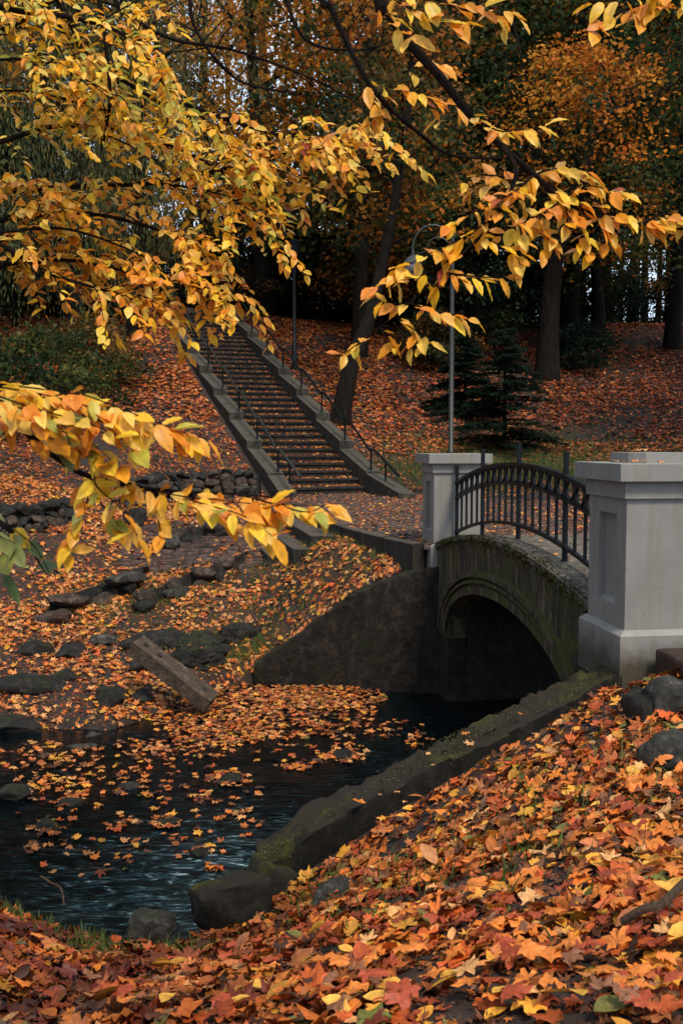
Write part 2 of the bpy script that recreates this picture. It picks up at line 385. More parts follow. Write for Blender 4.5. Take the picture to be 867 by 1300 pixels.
# stairs frame
S0 = Vector((-.36, 22.0, 2.055)); TA = Vector((-4.75, 13.0)).normalized(); TN = Vector((TA.y, -TA.x))
NST, RISE, TREAD, HW = 33, .169, .414, .95
def st(s, u, z=0): return Vector((S0.x + TA.x * s + TN.x * u, S0.y + TA.y * s + TN.y * u, z))
def terrain(x, y, micro=True):
    x = np.asarray(x, float); y = np.asarray(y, float)
    yn = np.interp(x, YN[:, 0], YN[:, 1]); yf = np.interp(x, YF[:, 0], YF[:, 1])
    a = sstep((y - yn) / np.interp(x, BWN[:, 0], BWN[:, 1]) + .5); b = sstep((y - yf) / np.interp(x, BWF[:, 0], BWF[:, 1]) + .5)
    zn = rb_n(x, y); zf = rb_f(x, y)
    if micro:
        mz = np.sin(x * 3.1 + 1.3 * np.sin(y * 2.3)) * np.cos(y * 2.7 + x) * .025 + np.sin(x * 7.7 + y * 3) * np.sin(y * 8.3 - x * 2) * .012
        zn = zn + mz; zf = zf + mz * 1.6
    ip = in_poly(x, y, PATH)
    zf = np.where(ip, path_z(x, y) - .10, zf)
    # under the stairs
    s_ = (x - S0.x) * TA.x + (y - S0.y) * TA.y; u_ = (x - S0.x) * TN.x + (y - S0.y) * TN.y
    us = (np.abs(u_) < HW + .2) & (s_ > -.4) & (s_ < NST * TREAD)
    zf = np.where(us, np.minimum(zf, S0.z + s_ * RISE / TREAD - .45), zf)
    hs = (s_ > -.2) & (s_ < NST * TREAD + .5)
    lim = S0.z + s_ * RISE / TREAD + np.where(u_ < 0, .12, .10)
    k = sstep((1.8 - (np.abs(u_) - HW - .25)) / 1.6)
    zf = np.where(hs & ~us, zf * (1 - k) + lim * k, zf)
    return zn * (1 - a) + (-.4) * a * (1 - b) + (zf - zn * 0) * b * a if False else (zn * (1 - a) + a * ((-.4) * (1 - b) + zf * b))
def tnormal(x, y, e=.08):
    zx = (terrain(x + e, y) - terrain(x - e, y)) / (2 * e); zy = (terrain(x, y + e) - terrain(x, y - e)) / (2 * e)
    n = np.stack([-zx, -zy, np.ones_like(zx)], -1); n[..., :2] = np.clip(n[..., :2], -1.5, 1.5)
    return n / np.linalg.norm(n, axis=-1, keepdims=True)
def tz(x, y): return float(terrain(np.array([x]), np.array([y]))[0])

gx = np.unique(np.concatenate([np.linspace(-60, -14, 24), np.linspace(-14, -4.2, 50), np.linspace(-4.2, 4.5, 125), np.linspace(4.5, 14, 45), np.linspace(14, 60, 24)]))
gy = np.unique(np.concatenate([np.linspace(-8, 2, 14), np.linspace(2, 14, 170), np.linspace(14, 25, 80), np.linspace(25, 45, 80), np.linspace(45, 130, 30)]))
XX, YY = np.meshgrid(gx, gy); ZZ = terrain(XX, YY)
ny, nx = XX.shape; idx = np.arange(nx * ny).reshape(ny, nx)
Fq = np.stack([idx[:-1, :-1], idx[:-1, 1:], idx[1:, 1:], idx[1:, :-1]], -1).reshape(-1, 4)
ground = link('ground', mk_mesh('ground', np.stack([XX, YY, ZZ], -1).reshape(-1, 3), Fq, 'soil', smooth=True)); tag(ground, kind='structure')

# water: one gently rippled sheet along the channel
wx = np.linspace(-30, 30, 240); V = []; 
for x in wx:
    for t in np.linspace(0, 1, 40):
        a = np.interp(x, YN[:, 0], YN[:, 1]) - .5; b = np.interp(x, YF[:, 0], YF[:, 1]) + .5
        if x < -1: b += .2
        V.append((x, a + (b - a) * t, .012 * math.sin(x * 5 + t * 9) * math.sin(t * 23 + x * 2)))
idx = np.arange(240 * 40).reshape(240, 40)
Fq = np.stack([idx[:-1, :-1], idx[1:, :-1], idx[1:, 1:], idx[:-1, 1:]], -1).reshape(-1, 4)
tag(link('stream_water', mk_mesh('stream_water', np.array(V), Fq, 'water', smooth=True)), kind='structure')

# ------------------------------------------------------------------ paved path with setts
pth = None
xs = np.linspace(-1.4, 14.2, 60); ys = np.linspace(12.5, 23.5, 60)
def clip_poly_grid(poly, zf, name, mat):
    bm = bmesh.new(); vs = [bm.verts.new((x, y, 0)) for x, y in poly]; f = bm.faces.new(vs)
    bmesh.ops.triangulate(bm, faces=[f])
    bmesh.ops.subdivide_edges(bm, edges=bm.edges[:], cuts=6, use_grid_fill=True)
    for v in bm.verts: v.co.z = zf(v.co.x, v.co.y)
    if sum(f.normal.z for f in bm.faces) < 0: bmesh.ops.reverse_faces(bm, faces=bm.faces[:])
    me = bpy.data.meshes.new(name); bm.to_mesh(me); bm.free(); me.materials.append(MATS[mat]); return me
pth = tag(link('paved_path', clip_poly_grid(PATH, lambda x, y: path_z(x, y) - .03, 'paved_path', 'soil')), kind='structure')
sett = []
for k in range(6):
    bm = bmesh.new(); bmesh.ops.create_cube(bm, size=1)
    for v in bm.verts:
        v.co.x *= 1; v.co += Vector((random.uniform(-.06, .06), random.uniform(-.06, .06), 0))
        if v.co.z > 0: v.co.x *= .9; v.co.y *= .88
    bmesh.ops.bevel(bm, geom=[e for e in bm.edges if e.verts[0].co.z > 0 and e.verts[1].co.z > 0], offset=.06, segments=1, affect='EDGES')
    me = bpy.data.meshes.new('sett'); bm.to_mesh(me); bm.free(); me.materials.append(MATS['paver_stone']); sett.append(me)
cells = []
row = 0; yy = 12.75
while yy < 22.6:
    dy = .20; xx = -1.3 + (row % 2) * .13
    while xx < 10:
        cells.append((xx + random.uniform(-.01, .01), yy + .06 * math.sin(xx * 1.3) + random.uniform(-.01, .01), random.uniform(.22, .27), dy - .02)); xx += .275
    yy += dy; row += 1
cells = [c for c in cells if in_poly(np.array([c[0]]), np.array([c[1]]), PATH)[0]]
cells.sort(key=lambda c: c[1] + max(0, c[0] - 4) * 3)
MBs = MB()
for i, (x, y, a, b) in enumerate(cells):
    z = path_z(x, y) - .005 + random.uniform(-.012, .012)
    if i < 240:
        link('paver', random.choice(sett), pth, (x, y, z), (random.uniform(-.03, .03), random.uniform(-.03, .03), random.uniform(-.05, .05)), (a, b, .07))
    else:
        h = .035; tx = random.uniform(-.006, .006)
        MBs.add([(x - a / 2, y - b / 2, z - h), (x + a / 2, y - b / 2, z - h), (x + a / 2, y + b / 2, z - h), (x - a / 2, y + b / 2, z - h),
                 (x - a * .44, y - b * .42, z + h + tx), (x + a * .44, y - b * .42, z + h), (x + a * .44, y + b * .42, z + h), (x - a * .44, y + b * .42, z + h + tx)],
                [(4, 5, 6, 7), (0, 1, 5, 4), (1, 2, 6, 5), (2, 3, 7, 6), (3, 0, 4, 7)])
tag(MBs.build('far_pavers', 'paver_stone', pth), kind='stuff')

# worn lower path running left from the garden steps, laid in small flat setts
LOWP = [tuple(P(px, 700, d)[:2]) for px, d in ((365, 15.0), (376, 16.6), (350, 18.2), (290, 18.2), (215, 17.8), (150, 17.2), (150, 16.0), (225, 16.0), (300, 15.6))]
lp = tag(link('lower_path', clip_poly_grid(LOWP, lambda x, y: tz(x, y) + .006, 'lower_path', 'soil')), kind='structure')
mbl = MB(); yy = min(p[1] for p in LOWP)
while yy < max(p[1] for p in LOWP):
    xx = -5.2 + random.random() * .1
    while xx < 0:
        if in_poly(np.array([xx]), np.array([yy]), LOWP)[0] and random.random() < .9:
            z = tz(xx, yy) + .018 + random.uniform(-.008, .008); a, b = random.uniform(.09, .12), .085; k = random.uniform(-.012, .012)
            mbl.add([(xx - a, yy - b, z - .05), (xx + a, yy - b, z - .05), (xx + a, yy + b, z - .05), (xx - a, yy + b, z - .05), (xx - a * .9, yy - b * .9 + k, z + .012), (xx + a * .9, yy - b * .9, z + .012), (xx + a * .9, yy + b * .9 + k, z + .016), (xx - a * .9, yy + b * .9, z + .016)],
                    [(4, 5, 6, 7), (0, 1, 5, 4), (1, 2, 6, 5), (2, 3, 7, 6), (3, 0, 4, 7)])
        xx += .225
    yy += .19
tag(mbl.build('setts', 'paver_stone', lp), kind='stuff')

# kerb along the left edge of the path
def kerb(name, label, pts, topz, h, wd, mat='old_concrete', nblocks=6):
    t = thing(name, label, 'kerb', (pts[0][0], pts[0][1], 0))
    P3 = smooth_path([(x, y, 0) for x, y in pts], 8); L = len(P3) - 1
    for b in range(nblocks):
        i0 = round(b * L / nblocks); i1 = round((b + 1) * L / nblocks); mb = MB(); ring = []
        for i in range(i0, i1 + 1):
            p = P3[i]; tt = (P3[min(i + 1, L)] - P3[max(i - 1, 0)]).normalized(); n = Vector((-tt.y, tt.x, 0))
            q = p + tt * (.012 if i == i0 else (-.012 if i == i1 else 0)); z = topz(p.x, p.y) + b % 2 * .006
            ring.append([q + n * wd / 2 + Vector((0, 0, z - h)), q + n * wd / 2 + Vector((0, 0, z - .015)), q + n * (wd / 2 - .02) + Vector((0, 0, z)),
                         q - n * (wd / 2 - .02) + Vector((0, 0, z)), q - n * wd / 2 + Vector((0, 0, z - .015)), q - n * wd / 2 + Vector((0, 0, z - h))])
        vs = [v for r_ in ring for v in r_]; fs = []
        for i in range(len(ring) - 1):
            for k in range(5): a = i * 6 + k; fs.append((a, a + 6, a + 7, a + 1))
        fs.append((0, 1, 2, 3, 4, 5)); e = (len(ring) - 1) * 6; fs.append((e + 5, e + 4, e + 3, e + 2, e + 1, e))
        vs = [v - t.location for v in vs]
        mb.add(vs, fs).build('kerb_stone', mat, t)
    return t
kerb('path_kerb', 'long dark weathered stone kerb edging the cobbled path from bridge pillar towards the stairs',
     [(1.0, 12.75), (.42, 14.0), (-.05, 15.4), (-.55, 17.1)], lambda x, y: path_z(x, y) + .03, .42, .16, 'old_concrete', nblocks=5)

# small steps down to the lower path
sm = thing('garden_steps', 'short flight of three low stone steps dropping from cobbled path to lower left path', 'steps', G(385, 668, 1.8)[:])
for i, (a, b, z, wd) in enumerate([((352, 648), (410, 680), 1.83, .36), ((336, 662), (388, 697), 1.65, .36), ((318, 674), (352, 704), 1.50, .30)]):
    A = G(a[0], a[1], z); B = G(b[0], b[1], z); d = (B - A); L = d.length; an = math.atan2(d.y, d.x)
    mb = MB().box(0, L, -wd / 2, wd / 2, -.35, 0, .02)
    M = Matrix.Translation(A - sm.location) @ Matrix.Rotation(an, 4, 'Z')
    mb.build('step', 'old_concrete', sm, M=M)

# ------------------------------------------------------------------ footbridge
bridge = thing('footbridge', 'small mossy concrete arch footbridge with white pillars and black iron railing over the stream', 'bridge', br(0, 0, 0)[:], math.atan2(AX.y, AX.x) - math.pi / 2)
# local frame: x = u (right), y = s (along), z up
BW = 2.7
SC = 3.2; SA = 2.2; CRN = 1.6; SPR = .88
def arch_z(s): t = min(1, abs(s - SC) / SA); return SPR + (CRN - SPR) * math.sqrt(max(0, 1 - t * t))
def deck_z(s): return 2.185 - .27 * ((s - 3.25) / 2.6) ** 2
def spandrel(u0, u1):
    """front wall with arched opening, strip between intrados and deck"""
    V = []; Fs = []; ss = []
    left = list(np.linspace(.5, SC - SA, 6)); mid = [SC - SA * math.cos(a) for a in np.linspace(0, math.pi, 49)]; right = list(np.linspace(SC + SA, 5.98, 6))
    cols = [(s, .80) for s in left[:-1]] + [(SC - SA, .80)] + [(s, arch_z(s)) for s in mid] + [(SC + SA, .80)] + [(s, .80) for s in right[1:]]
    nv = 7
    for s, zb in cols:
        zt = deck_z(s) + .015
        for u in (u0, u1):
            for k in range(nv):
                V.append((u, s, zb + (zt - zb) * k / (nv - 1)))
    for i in range(len(cols) - 1):
        a = i * 2 * nv; b = a + 2 * nv
        for k in range(nv - 1):
            Fs.append((a + k, a + k + 1, b + k + 1, b + k)); Fs.append((a + nv + k, b + nv + k, b + nv + k + 1, a + nv + k + 1))
        Fs.append((a + nv - 1, a + 2 * nv - 1, b + 2 * nv - 1, b + nv - 1)); Fs.append((a, b, b + nv, a + nv))
    return V, Fs
for u0, u1 in ((.09, .34), (BW - .34 + .09, BW + .09)):
    V, Fs = spandrel(u0, u1); MB().add(V, Fs).build('spandrel_wall', 'mossy_concrete', bridge)
for u0, u1 in ((.095, .335), (BW - .245, BW + .085)):
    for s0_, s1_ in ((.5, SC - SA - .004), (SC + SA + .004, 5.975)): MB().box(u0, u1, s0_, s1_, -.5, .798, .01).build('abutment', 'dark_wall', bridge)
# vault between the spandrels and abutments
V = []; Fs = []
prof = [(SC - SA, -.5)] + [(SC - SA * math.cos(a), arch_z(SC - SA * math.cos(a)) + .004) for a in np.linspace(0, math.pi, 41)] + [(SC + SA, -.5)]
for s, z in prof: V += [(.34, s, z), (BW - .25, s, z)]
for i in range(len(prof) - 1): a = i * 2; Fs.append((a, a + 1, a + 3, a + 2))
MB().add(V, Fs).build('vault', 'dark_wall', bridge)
# archivolt mouldings
def arch_band(r0, r1, out, name, mat):
    V = []; Fs = []; n = 48
    for i in range(n + 1):
        a = math.pi * i / n; ca, sa = math.cos(a), math.sin(a)
        pts = []
        for r in (r0, r1):
            pts.append((SC - (SA + r) * ca, SPR + (CRN - SPR + r) * sa))
        (s0, z0), (s1, z1) = pts
        V += [(.09 + .01, s0, z0), (.09 - out, s0, z0), (.09 - out, s1, z1), (.09 + .01, s1, z1)]
    for i in range(n):
        a = i * 4
        for k in range(3): Fs.append((a + k, a + k + 4, a + k + 5, a + k + 1))
    # legs below the springing are hidden in the wall
    return MB().add(V, Fs).build(name, mat, bridge)
arch_band(.003, .10, .03, 'arch_moulding', 'mossy_concrete')
arch_band(.13, .17, .045, 'arch_moulding', 'mossy_concrete')
arch_band(.20, .26, .06, 'arch_moulding', 'mossy_concrete')
# deck
V = []; Fs = []; n = 36
for i in range(n + 1):
    s = .3 + (6.1 - .3) * i / n; z = deck_z(s) + .03
    V += [(.07, s, z - .05), (.07, s, z), (BW + .1, s, z), (BW + .1, s, z - .05)]
for i in range(n):
    a = i * 4
    for k in range(3): Fs.append((a + k, a + k + 1, a + k + 5, a + k + 4))
MB().add(V, Fs).build('deck', 'deck_stone', bridge)

def grime(mb, ground_z, span=.5):
    return [tuple([min(1, max(0, (v[2] - ground_z) / span + .15))] * 3) for v in mb.v]
def subdiv_box(x0, x1, y0, y1, z0, z1, n=8):
    """box with vertical rows so the grime mask has a shape"""
    mb = MB(); zs = np.linspace(z0, z1, n)
    px = [(x0, y0), (x1, y0), (x1, y1), (x0, y1)]
    vs = [(x, y, z) for z in zs for x, y in px]; fs = [(3, 2, 1, 0), tuple(4 * (n - 1) + k for k in range(4))]
    for i in range(n - 1):
        for k in range(4): a = i * 4 + k; b = i * 4 + (k + 1) % 4; fs.append((a, b, b + 4, a + 4))
    return mb.add(vs, fs)
def pillar(s0, d, label, grd, low):
    """white pillar; origin at front-left plinth corner, d = +1 extends along +s"""
    p = tag(link('pillar', None, bridge, (0, s0, 0)), label)
    PW = .78
    def clean(mb, *a): return mb.build(*a, colr=[(1, 1, 1)] * len(mb.v))
    # plinth with sloping wash at the top
    mb = subdiv_box(0, .76, 0, PW, low, 1.87, 9)
    b = len(mb.v); mb.add([(0, 0, 1.87), (.76, 0, 1.87), (.76, PW, 1.87), (0, PW, 1.87), (.04, .04, 1.905), (.72, .04, 1.905), (.72, PW - .04, 1.905), (.04, PW - .04, 1.905)],
                         [(0, 1, 5, 4), (1, 2, 6, 5), (2, 3, 7, 6), (3, 0, 4, 7), (4, 5, 6, 7)])
    mb.build('plinth', 'painted_render', p, colr=grime(mb, grd))
    # shaft with a recessed panel on the left and right faces and front
    x0, x1, y0, y1, z0, z1 = .05, .71, .05, .72, 1.905, 2.815
    mb = MB(); ya, yb, za, zb, dp = y0 + .17, y1 - .19, 2.06, 2.70, .045
    def panel_face(corners, inner, inward):
        A = [Vector(c) for c in corners]; B = [Vector(c) for c in inner]; C = [c + Vector(inward) for c in B]
        fs = []
        for k in range(4): j = (k + 1) % 4; fs += [(k, j, 4 + j, 4 + k), (4 + k, 4 + j, 8 + j, 8 + k)]
        fs.append((8, 9, 10, 11)); mb.add(A + B + C, fs)
    panel_face([(x0, y1, z0), (x0, y0, z0), (x0, y0, z1), (x0, y1, z1)], [(x0, yb, za), (x0, ya, za), (x0, ya, zb), (x0, yb, zb)], (dp, 0, 0))
    mb.add([(x0, y0, z0), (x1, y0, z0), (x1, y1, z0), (x0, y1, z0), (x0, y0, z1), (x1, y0, z1), (x1, y1, z1), (x0, y1, z1)],
           [(0, 1, 5, 4), (1, 2, 6, 5), (2, 3, 7, 6), (4, 5, 6, 7), (3, 2, 1, 0)])
    clean(mb, 'shaft', 'painted_render', p)
    # sloping sill of the recess
    mb = MB().add([(x0 - .002, ya, za - .012), (x0 - .002, yb, za - .012), (x0 + dp + .002, ya, za + .03), (x0 + dp + .002, yb, za + .03)], [(0, 2, 3, 1)])
    clean(mb, 'panel_sill', 'painted_render', p)
    clean(MB().box(.025, .735, .025, .745, 2.815, 2.935, .004), 'neck_slab', 'painted_render', p)
    clean(MB().box(-.035, .795, -.035, .83, 2.935, 3.058, .006), 'cap', 'painted_render', p)
    if s0 < 1:
        c = .09; a0, a1, b0, b1 = .14, .62, .16, .66
        mb = MB().prism([(a0 + c, b0), (a1 - c, b0), (a1, b0 + c), (a1, b1 - c), (a1 - c, b1), (a0 + c, b1), (a0, b1 - c), (a0, b0 + c)], 3.058, 3.130)
        clean(mb, 'top_slab', 'painted_render', p)
    return p
pillar(0, 1, 'near white pillar at the frame edge with an octagonal slab on its cap', 1.55, 1.5)
pillar(5.93, 1, 'far white pillar at the path end of the bridge', 1.25, 1.40)
# buttress under the far pillar, footing of the near one
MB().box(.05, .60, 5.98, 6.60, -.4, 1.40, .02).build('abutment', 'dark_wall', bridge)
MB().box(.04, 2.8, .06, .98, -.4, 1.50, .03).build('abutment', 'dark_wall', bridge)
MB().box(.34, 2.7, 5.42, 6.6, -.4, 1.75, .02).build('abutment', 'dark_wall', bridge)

# railing
rail = link('railing', None, bridge, (0, 0, 0))
RU = .33
def top_z(s): return 2.98 - .285 * abs((s - 3.35) / 2.55) ** 2
def bot_z(s): return 2.36 - .30 * abs((s - 3.35) / 2.55) ** 2
def band_z(s): return top_z(s) - .20
def curve_rail(f, w_, h, name):
    V = []; Fs = []; n = 40
    for i in range(n + 1):
        s = .76 + (5.93 - .76) * i / n; z = f(s)
        V += [(RU - w_, s, z - h), (RU + w_, s, z - h), (RU + w_, s, z + h), (RU - w_, s, z + h)]
    for i in range(n):
        a = i * 4
        for k in range(4): b = (k + 1) % 4; Fs.append((a + k, a + b, a + b + 4, a + k + 4))
    Fs += [(0, 3, 2, 1), (4 * n, 4 * n + 1, 4 * n + 2, 4 * n + 3)]
    MB().add(V, Fs).build(name, 'iron', rail)
curve_rail(top_z, .026, .018, 'top_rail'); curve_rail(band_z, .020, .016, 'middle_rail'); curve_rail(bot_z, .020, .017, 'bottom_rail')
posts = [.80, 2.0, 3.35, 4.70, 5.90]
bars = []
for i in range(4):
    n = 4 if i in (0, 3) else 5
    bars += list(np.linspace(posts[i], posts[i + 1], n + 2)[1:-1])
bal_me = None
for s in posts:
    zt = top_z(s) + (.20 if s > .9 else .2); zb = deck_z(s)
    mb = MB().box(RU - .020, RU + .020, s - .020, s + .020, zb, zt, .003)
    mb.box(RU - .024, RU + .024, s - .024, s + .024, zt, zt + .02, .004).box(RU - .03, RU + .03, s - .03, s + .03, zb, zb + .035, .004)
    for f in (top_z, band_z, bot_z): mb.box(RU - .026, RU + .026, s - .022, s + .022, f(s) - .022, f(s) + .022, .005)
    mb.build('post', 'iron', rail)
mb = MB().box(-.012, .012, -.013, .013, 0, 1, 0); bal_me = mk_mesh('baluster', mb.v, mb.f, 'iron')
for s in bars: link('baluster', bal_me, rail, (RU, s, bot_z(s) + .01), None, (1, 1, band_z(s) - bot_z(s) - .02))
# elongated ring ornaments
def ring_me(a, b, r):
    V = []; Fs = []; n = 20; m_ = 6
    for i in range(n):
        an = 2 * math.pi * i / n; c = Vector((0, a * math.cos(an), b * math.sin(an))); o = Vector((0, math.cos(an), math.sin(an)))
        for k in range(m_):
            t = 2 * math.pi * k / m_; V.append((c + o * math.cos(t) * r + Vector((1, 0, 0)) * math.sin(t) * r)[:])
    for i in range(n):
        for k in range(m_): Fs.append((i * m_ + k, ((i + 1) % n) * m_ + k, ((i + 1) % n) * m_ + (k + 1) % m_, i * m_ + (k + 1) % m_))
    return mk_mesh('ring', V, Fs, 'iron', smooth=True)
rme = ring_me(.090, .082, .016)
allb = sorted(bars + posts)
for a, b in zip(allb[:-1], allb[1:]):
    s = (a + b) / 2; link('ring', rme, rail, (RU, s, (top_z(s) + band_z(s)) / 2), (math.atan((top_z(s + .1) - top_z(s - .1)) / .2), 0, 0), (1, (b - a) / .225 * 1.02, 1))
sp = MB()
for s in bars: sp.box(RU - .006, RU + .006, s - .024, s + .024, band_z(s) + .01, top_z(s) - .01)
sp.build('spacer', 'iron', rail)

# ------------------------------------------------------------------ wing walls
def wing(name, label, pts, wd, mat, base=-.45, seed=1, back=1):
    """pts: (x, y, top z) along the wall's stream-side edge; wd thickness"""
    P3 = smooth_path(pts, 18); n = len(P3); V = []; Fs = []
    t = thing(name, label, 'wall', P3[0][:])
    m_ = 9
    for i, p in enumerate(P3):
        tt = (P3[min(i + 1, n - 1)] - P3[max(i - 1, 0)]); tt.z = 0; tt.normalize(); nn = Vector((tt.y, -tt.x, 0)) * back
        prof = []
        for k in range(6): prof.append((0, base + (p.z - .03 - base) * k / 5))
        prof += [(.012, p.z), (wd * .2, p.z + .005), (wd * .35, p.z + .012), (wd * .5, p.z + .01), (wd * .65, p.z + .01), (wd * .8, p.z), (wd - .015, p.z - .006), (wd, p.z - .03)]
        for k in range(1, 5): prof.append((wd, p.z - .06 + (base - p.z + .06) * k / 4))
        m_ = len(prof)
        for o, z in prof:
            q = p + nn * o; q.z = z
            d = mnoise.noise(q * 2.3 + Vector((seed, 0, 0))) * .05 + mnoise.noise(q * 7) * .05 + abs(mnoise.noise(q * 19)) * .045
            q += nn * d * (1 if o > wd / 2 else -1) + Vector((0, 0, d * .7 if 0 < o < wd else 0)); V.append((q - t.location)[:])
    for i in range(n - 1):
        for k in range(m_ - 1): a = i * m_ + k; Fs.append((a, a + 1, a + m_ + 1, a + m_))
    Fs.append(tuple(range(m_ - 1, -1, -1))); Fs.append(tuple((n - 1) * m_ + k for k in range(m_)))
    MB().add(V, Fs).build('wall_body', mat, t, smooth=True); return t
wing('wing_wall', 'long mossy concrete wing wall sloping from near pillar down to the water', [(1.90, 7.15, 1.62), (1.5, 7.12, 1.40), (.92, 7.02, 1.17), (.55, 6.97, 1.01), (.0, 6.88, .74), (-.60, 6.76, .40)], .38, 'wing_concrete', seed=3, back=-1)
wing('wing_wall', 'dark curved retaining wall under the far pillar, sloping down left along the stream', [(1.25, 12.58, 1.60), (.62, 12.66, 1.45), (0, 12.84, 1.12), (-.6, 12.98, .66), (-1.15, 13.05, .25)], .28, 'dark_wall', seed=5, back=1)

# ------------------------------------------------------------------ long staircase
stairs = thing('stone_staircase', 'long straight outdoor staircase climbing the leafy slope between sloping cheek walls', 'staircase', S0[:], math.atan2(TA.y, TA.x) - math.pi / 2)
for i in range(NST):
    mb = MB().box(-HW, HW, i * TREAD, (i + 1) * TREAD + .16, (i + 1) * RISE - .42, (i + 1) * RISE, .012)
    mb.box(-HW + .003, HW - .003, i * TREAD - .028, i * TREAD + .01, (i + 1) * RISE - .05, (i + 1) * RISE - .003)
    ta, tb, tc = random.gauss(0, .006), random.gauss(0, .010), random.gauss(0, .010)      # worn, settled treads
    mb.v = [(x, y + tb + tc * x, z + ta * x + mnoise.noise(Vector((x * 3, y * 3, i))) * .008) for x, y, z in mb.v]
    mb.build('step', 'step_stone', stairs)
MB().box(-HW - .3, HW + .3, NST * TREAD + .1, NST * TREAD + 3, NST * RISE - .3, NST * RISE - .01).build('landing', 'paver_stone', stairs)
sl_ = RISE / TREAD; SEG = NST * TREAD / 8
for side in (-1, 1):
    ci, co = side * (HW + .004), side * (HW + .37)
    for k in range(-1, 8):
        s0 = k * SEG + .004; s1 = (k + 1) * SEG - .004
        if k < 0:
            s0 = -1.9 if side > 0 else -.9; z0 = .10; z1 = .44; s1 = -.004
        else:
            z0 = s0 * sl_ + .50; z1 = z0 + SEG * sl_ * .72
        x0, x1 = min(ci, co), max(ci, co); zb = (s0 * sl_ - .9)
        jj = [random.uniform(-.022, .022) for _ in range(8)]
        mb = MB().add([(x0, s0, zb), (x1, s0, zb), (x1, s1, zb), (x0, s1, zb), (x0, s0 + jj[4], z0 + jj[0]), (x1, s0 + jj[5], z0 + jj[1]), (x1, s1 - abs(jj[6]), z1 + jj[2]), (x0, s1 - abs(jj[7]), z1 + jj[3])],
                      [(3, 2, 1, 0), (4, 5, 6, 7), (0, 1, 5, 4), (1, 2, 6, 5), (2, 3, 7, 6), (3, 0, 4, 7)])
        mb.build('cheek_block', 'stair_concrete', stairs)
    hr = link('handrail', None, stairs, (0, 0, 0))
    ru = side * (HW + (.10 if side < 0 else .18)); pts = []; mbp = []
    def cz(s):
        if s < 0: return .10 + (.34) * (s + 1.9) / 1.9
        k = min(7, int(s // SEG)); return k * SEG * sl_ + .5 + (s - k * SEG) * sl_ * .72
    # saw-tooth rail: slope then short level
    pts.append((ru, -1.5, .45))
    for k in range(0, 9):
        z = k * SEG * sl_ + (1.02 if k else .98)
        pts += [(ru, k * SEG - .10, z), (ru, k * SEG + .22, z + .01)]
    pts = pts[:-1]
    MB().tube(pts, .030, 8).build('rail_tube', 'grey_steel' if side < 0 else 'iron', hr, smooth=True)
    for s, dz in [(-.75, .60)] + [(k * SEG + .10, .5) for k in range(0, 8)]:
        z0 = cz(s) - .02; z1 = np.interp(s, [p[1] for p in pts], [p[2] for p in pts])
        MB().tube([(ru, s, z0), (ru, s, z1)], .024, 8).build('post', 'iron', hr, smooth=True)

# ------------------------------------------------------------------ lamp posts
def lamp_hook(px, py, d, label, ztop):
    b = P(px, py, d); z = tz(b.x, b.y); t = thing('lamp_post', label, 'lamp post', (b.x, b.y, z))
    H = ztop - z
    MB().tube([(0, 0, -.2), (0, 0, .9), (0, 0, .92), (0, 0, H)], [.075, .075, .056, .042], 12).tube([(0, 0, .86), (0, 0, .94)], .10, 12).build('pole', 'grey_steel', t, smooth=True)
    MB().tube([(0, 0, H), (0, 0, H + .08), (0, 0, H + .2)], [.055, .07, .01], 10).build('finial', 'grey_steel', t, smooth=True)
    r = .42; cz_ = H - .25
    arc = [(-.42 + r * math.cos(a), 0, cz_ + (r * 1.15) * math.sin(a)) for a in np.linspace(0, math.pi * 1.02, 22)]
    MB().tube([(0, 0, cz_ - .35)] + arc, .022, 8).build('hook_arm', 'grey_steel', t, smooth=True)
    arc2 = [(-.30 + .25 * math.cos(a), 0, cz_ - .05 + .28 * math.sin(a)) for a in np.linspace(0, math.pi, 14)]
    MB().tube([(-.02, 0, cz_ - .3)] + arc2 + [(-.80, 0, cz_ - .15)], .014, 6).build('brace', 'grey_steel', t, smooth=True)
    e = arc[-1]
    MB().tube([(e[0], 0, e[2]), (e[0], 0, e[2] - .12), (e[0], 0, e[2] - .16), (e[0], 0, e[2] - .30)], [.03, .04, .12, .22], 16).build('lamp_shade', 'grey_steel', t, smooth=True)
    MB().tube([(e[0], 0, e[2] - .30), (e[0], 0, e[2] - .40), (e[0], 0, e[2] - .50), (e[0], 0, e[2] - .56)], [.19, .2, .15, .04], 16).build('globe', 'lamp_glass', t, smooth=True)
lamp_hook(572, 590, 21.5, 'tall grey lamp post with hooked arm standing behind the far pillar', P(572, 300, 21.5).z)
b = P(374, 478, 30.0); zb = tz(b.x, b.y)
t = thing('lamp_post', 'slim black lamp post halfway up the slope beside the staircase', 'lamp post', (b.x, b.y, zb))
H = P(374, 325, 30).z - zb
MB().tube([(0, 0, -.2), (0, 0, .8), (0, 0, .82), (0, 0, H)], [.08, .08, .06, .045], 10).build('pole', 'iron', t, smooth=True)
MB().tube([(0, 0, H), (0, 0, H + .05), (0, 0, H + .3), (0, 0, H + .42), (0, 0, H + .5)], [.05, .13, .16, .2, .02], 12).build('lantern', 'iron', t, smooth=True)

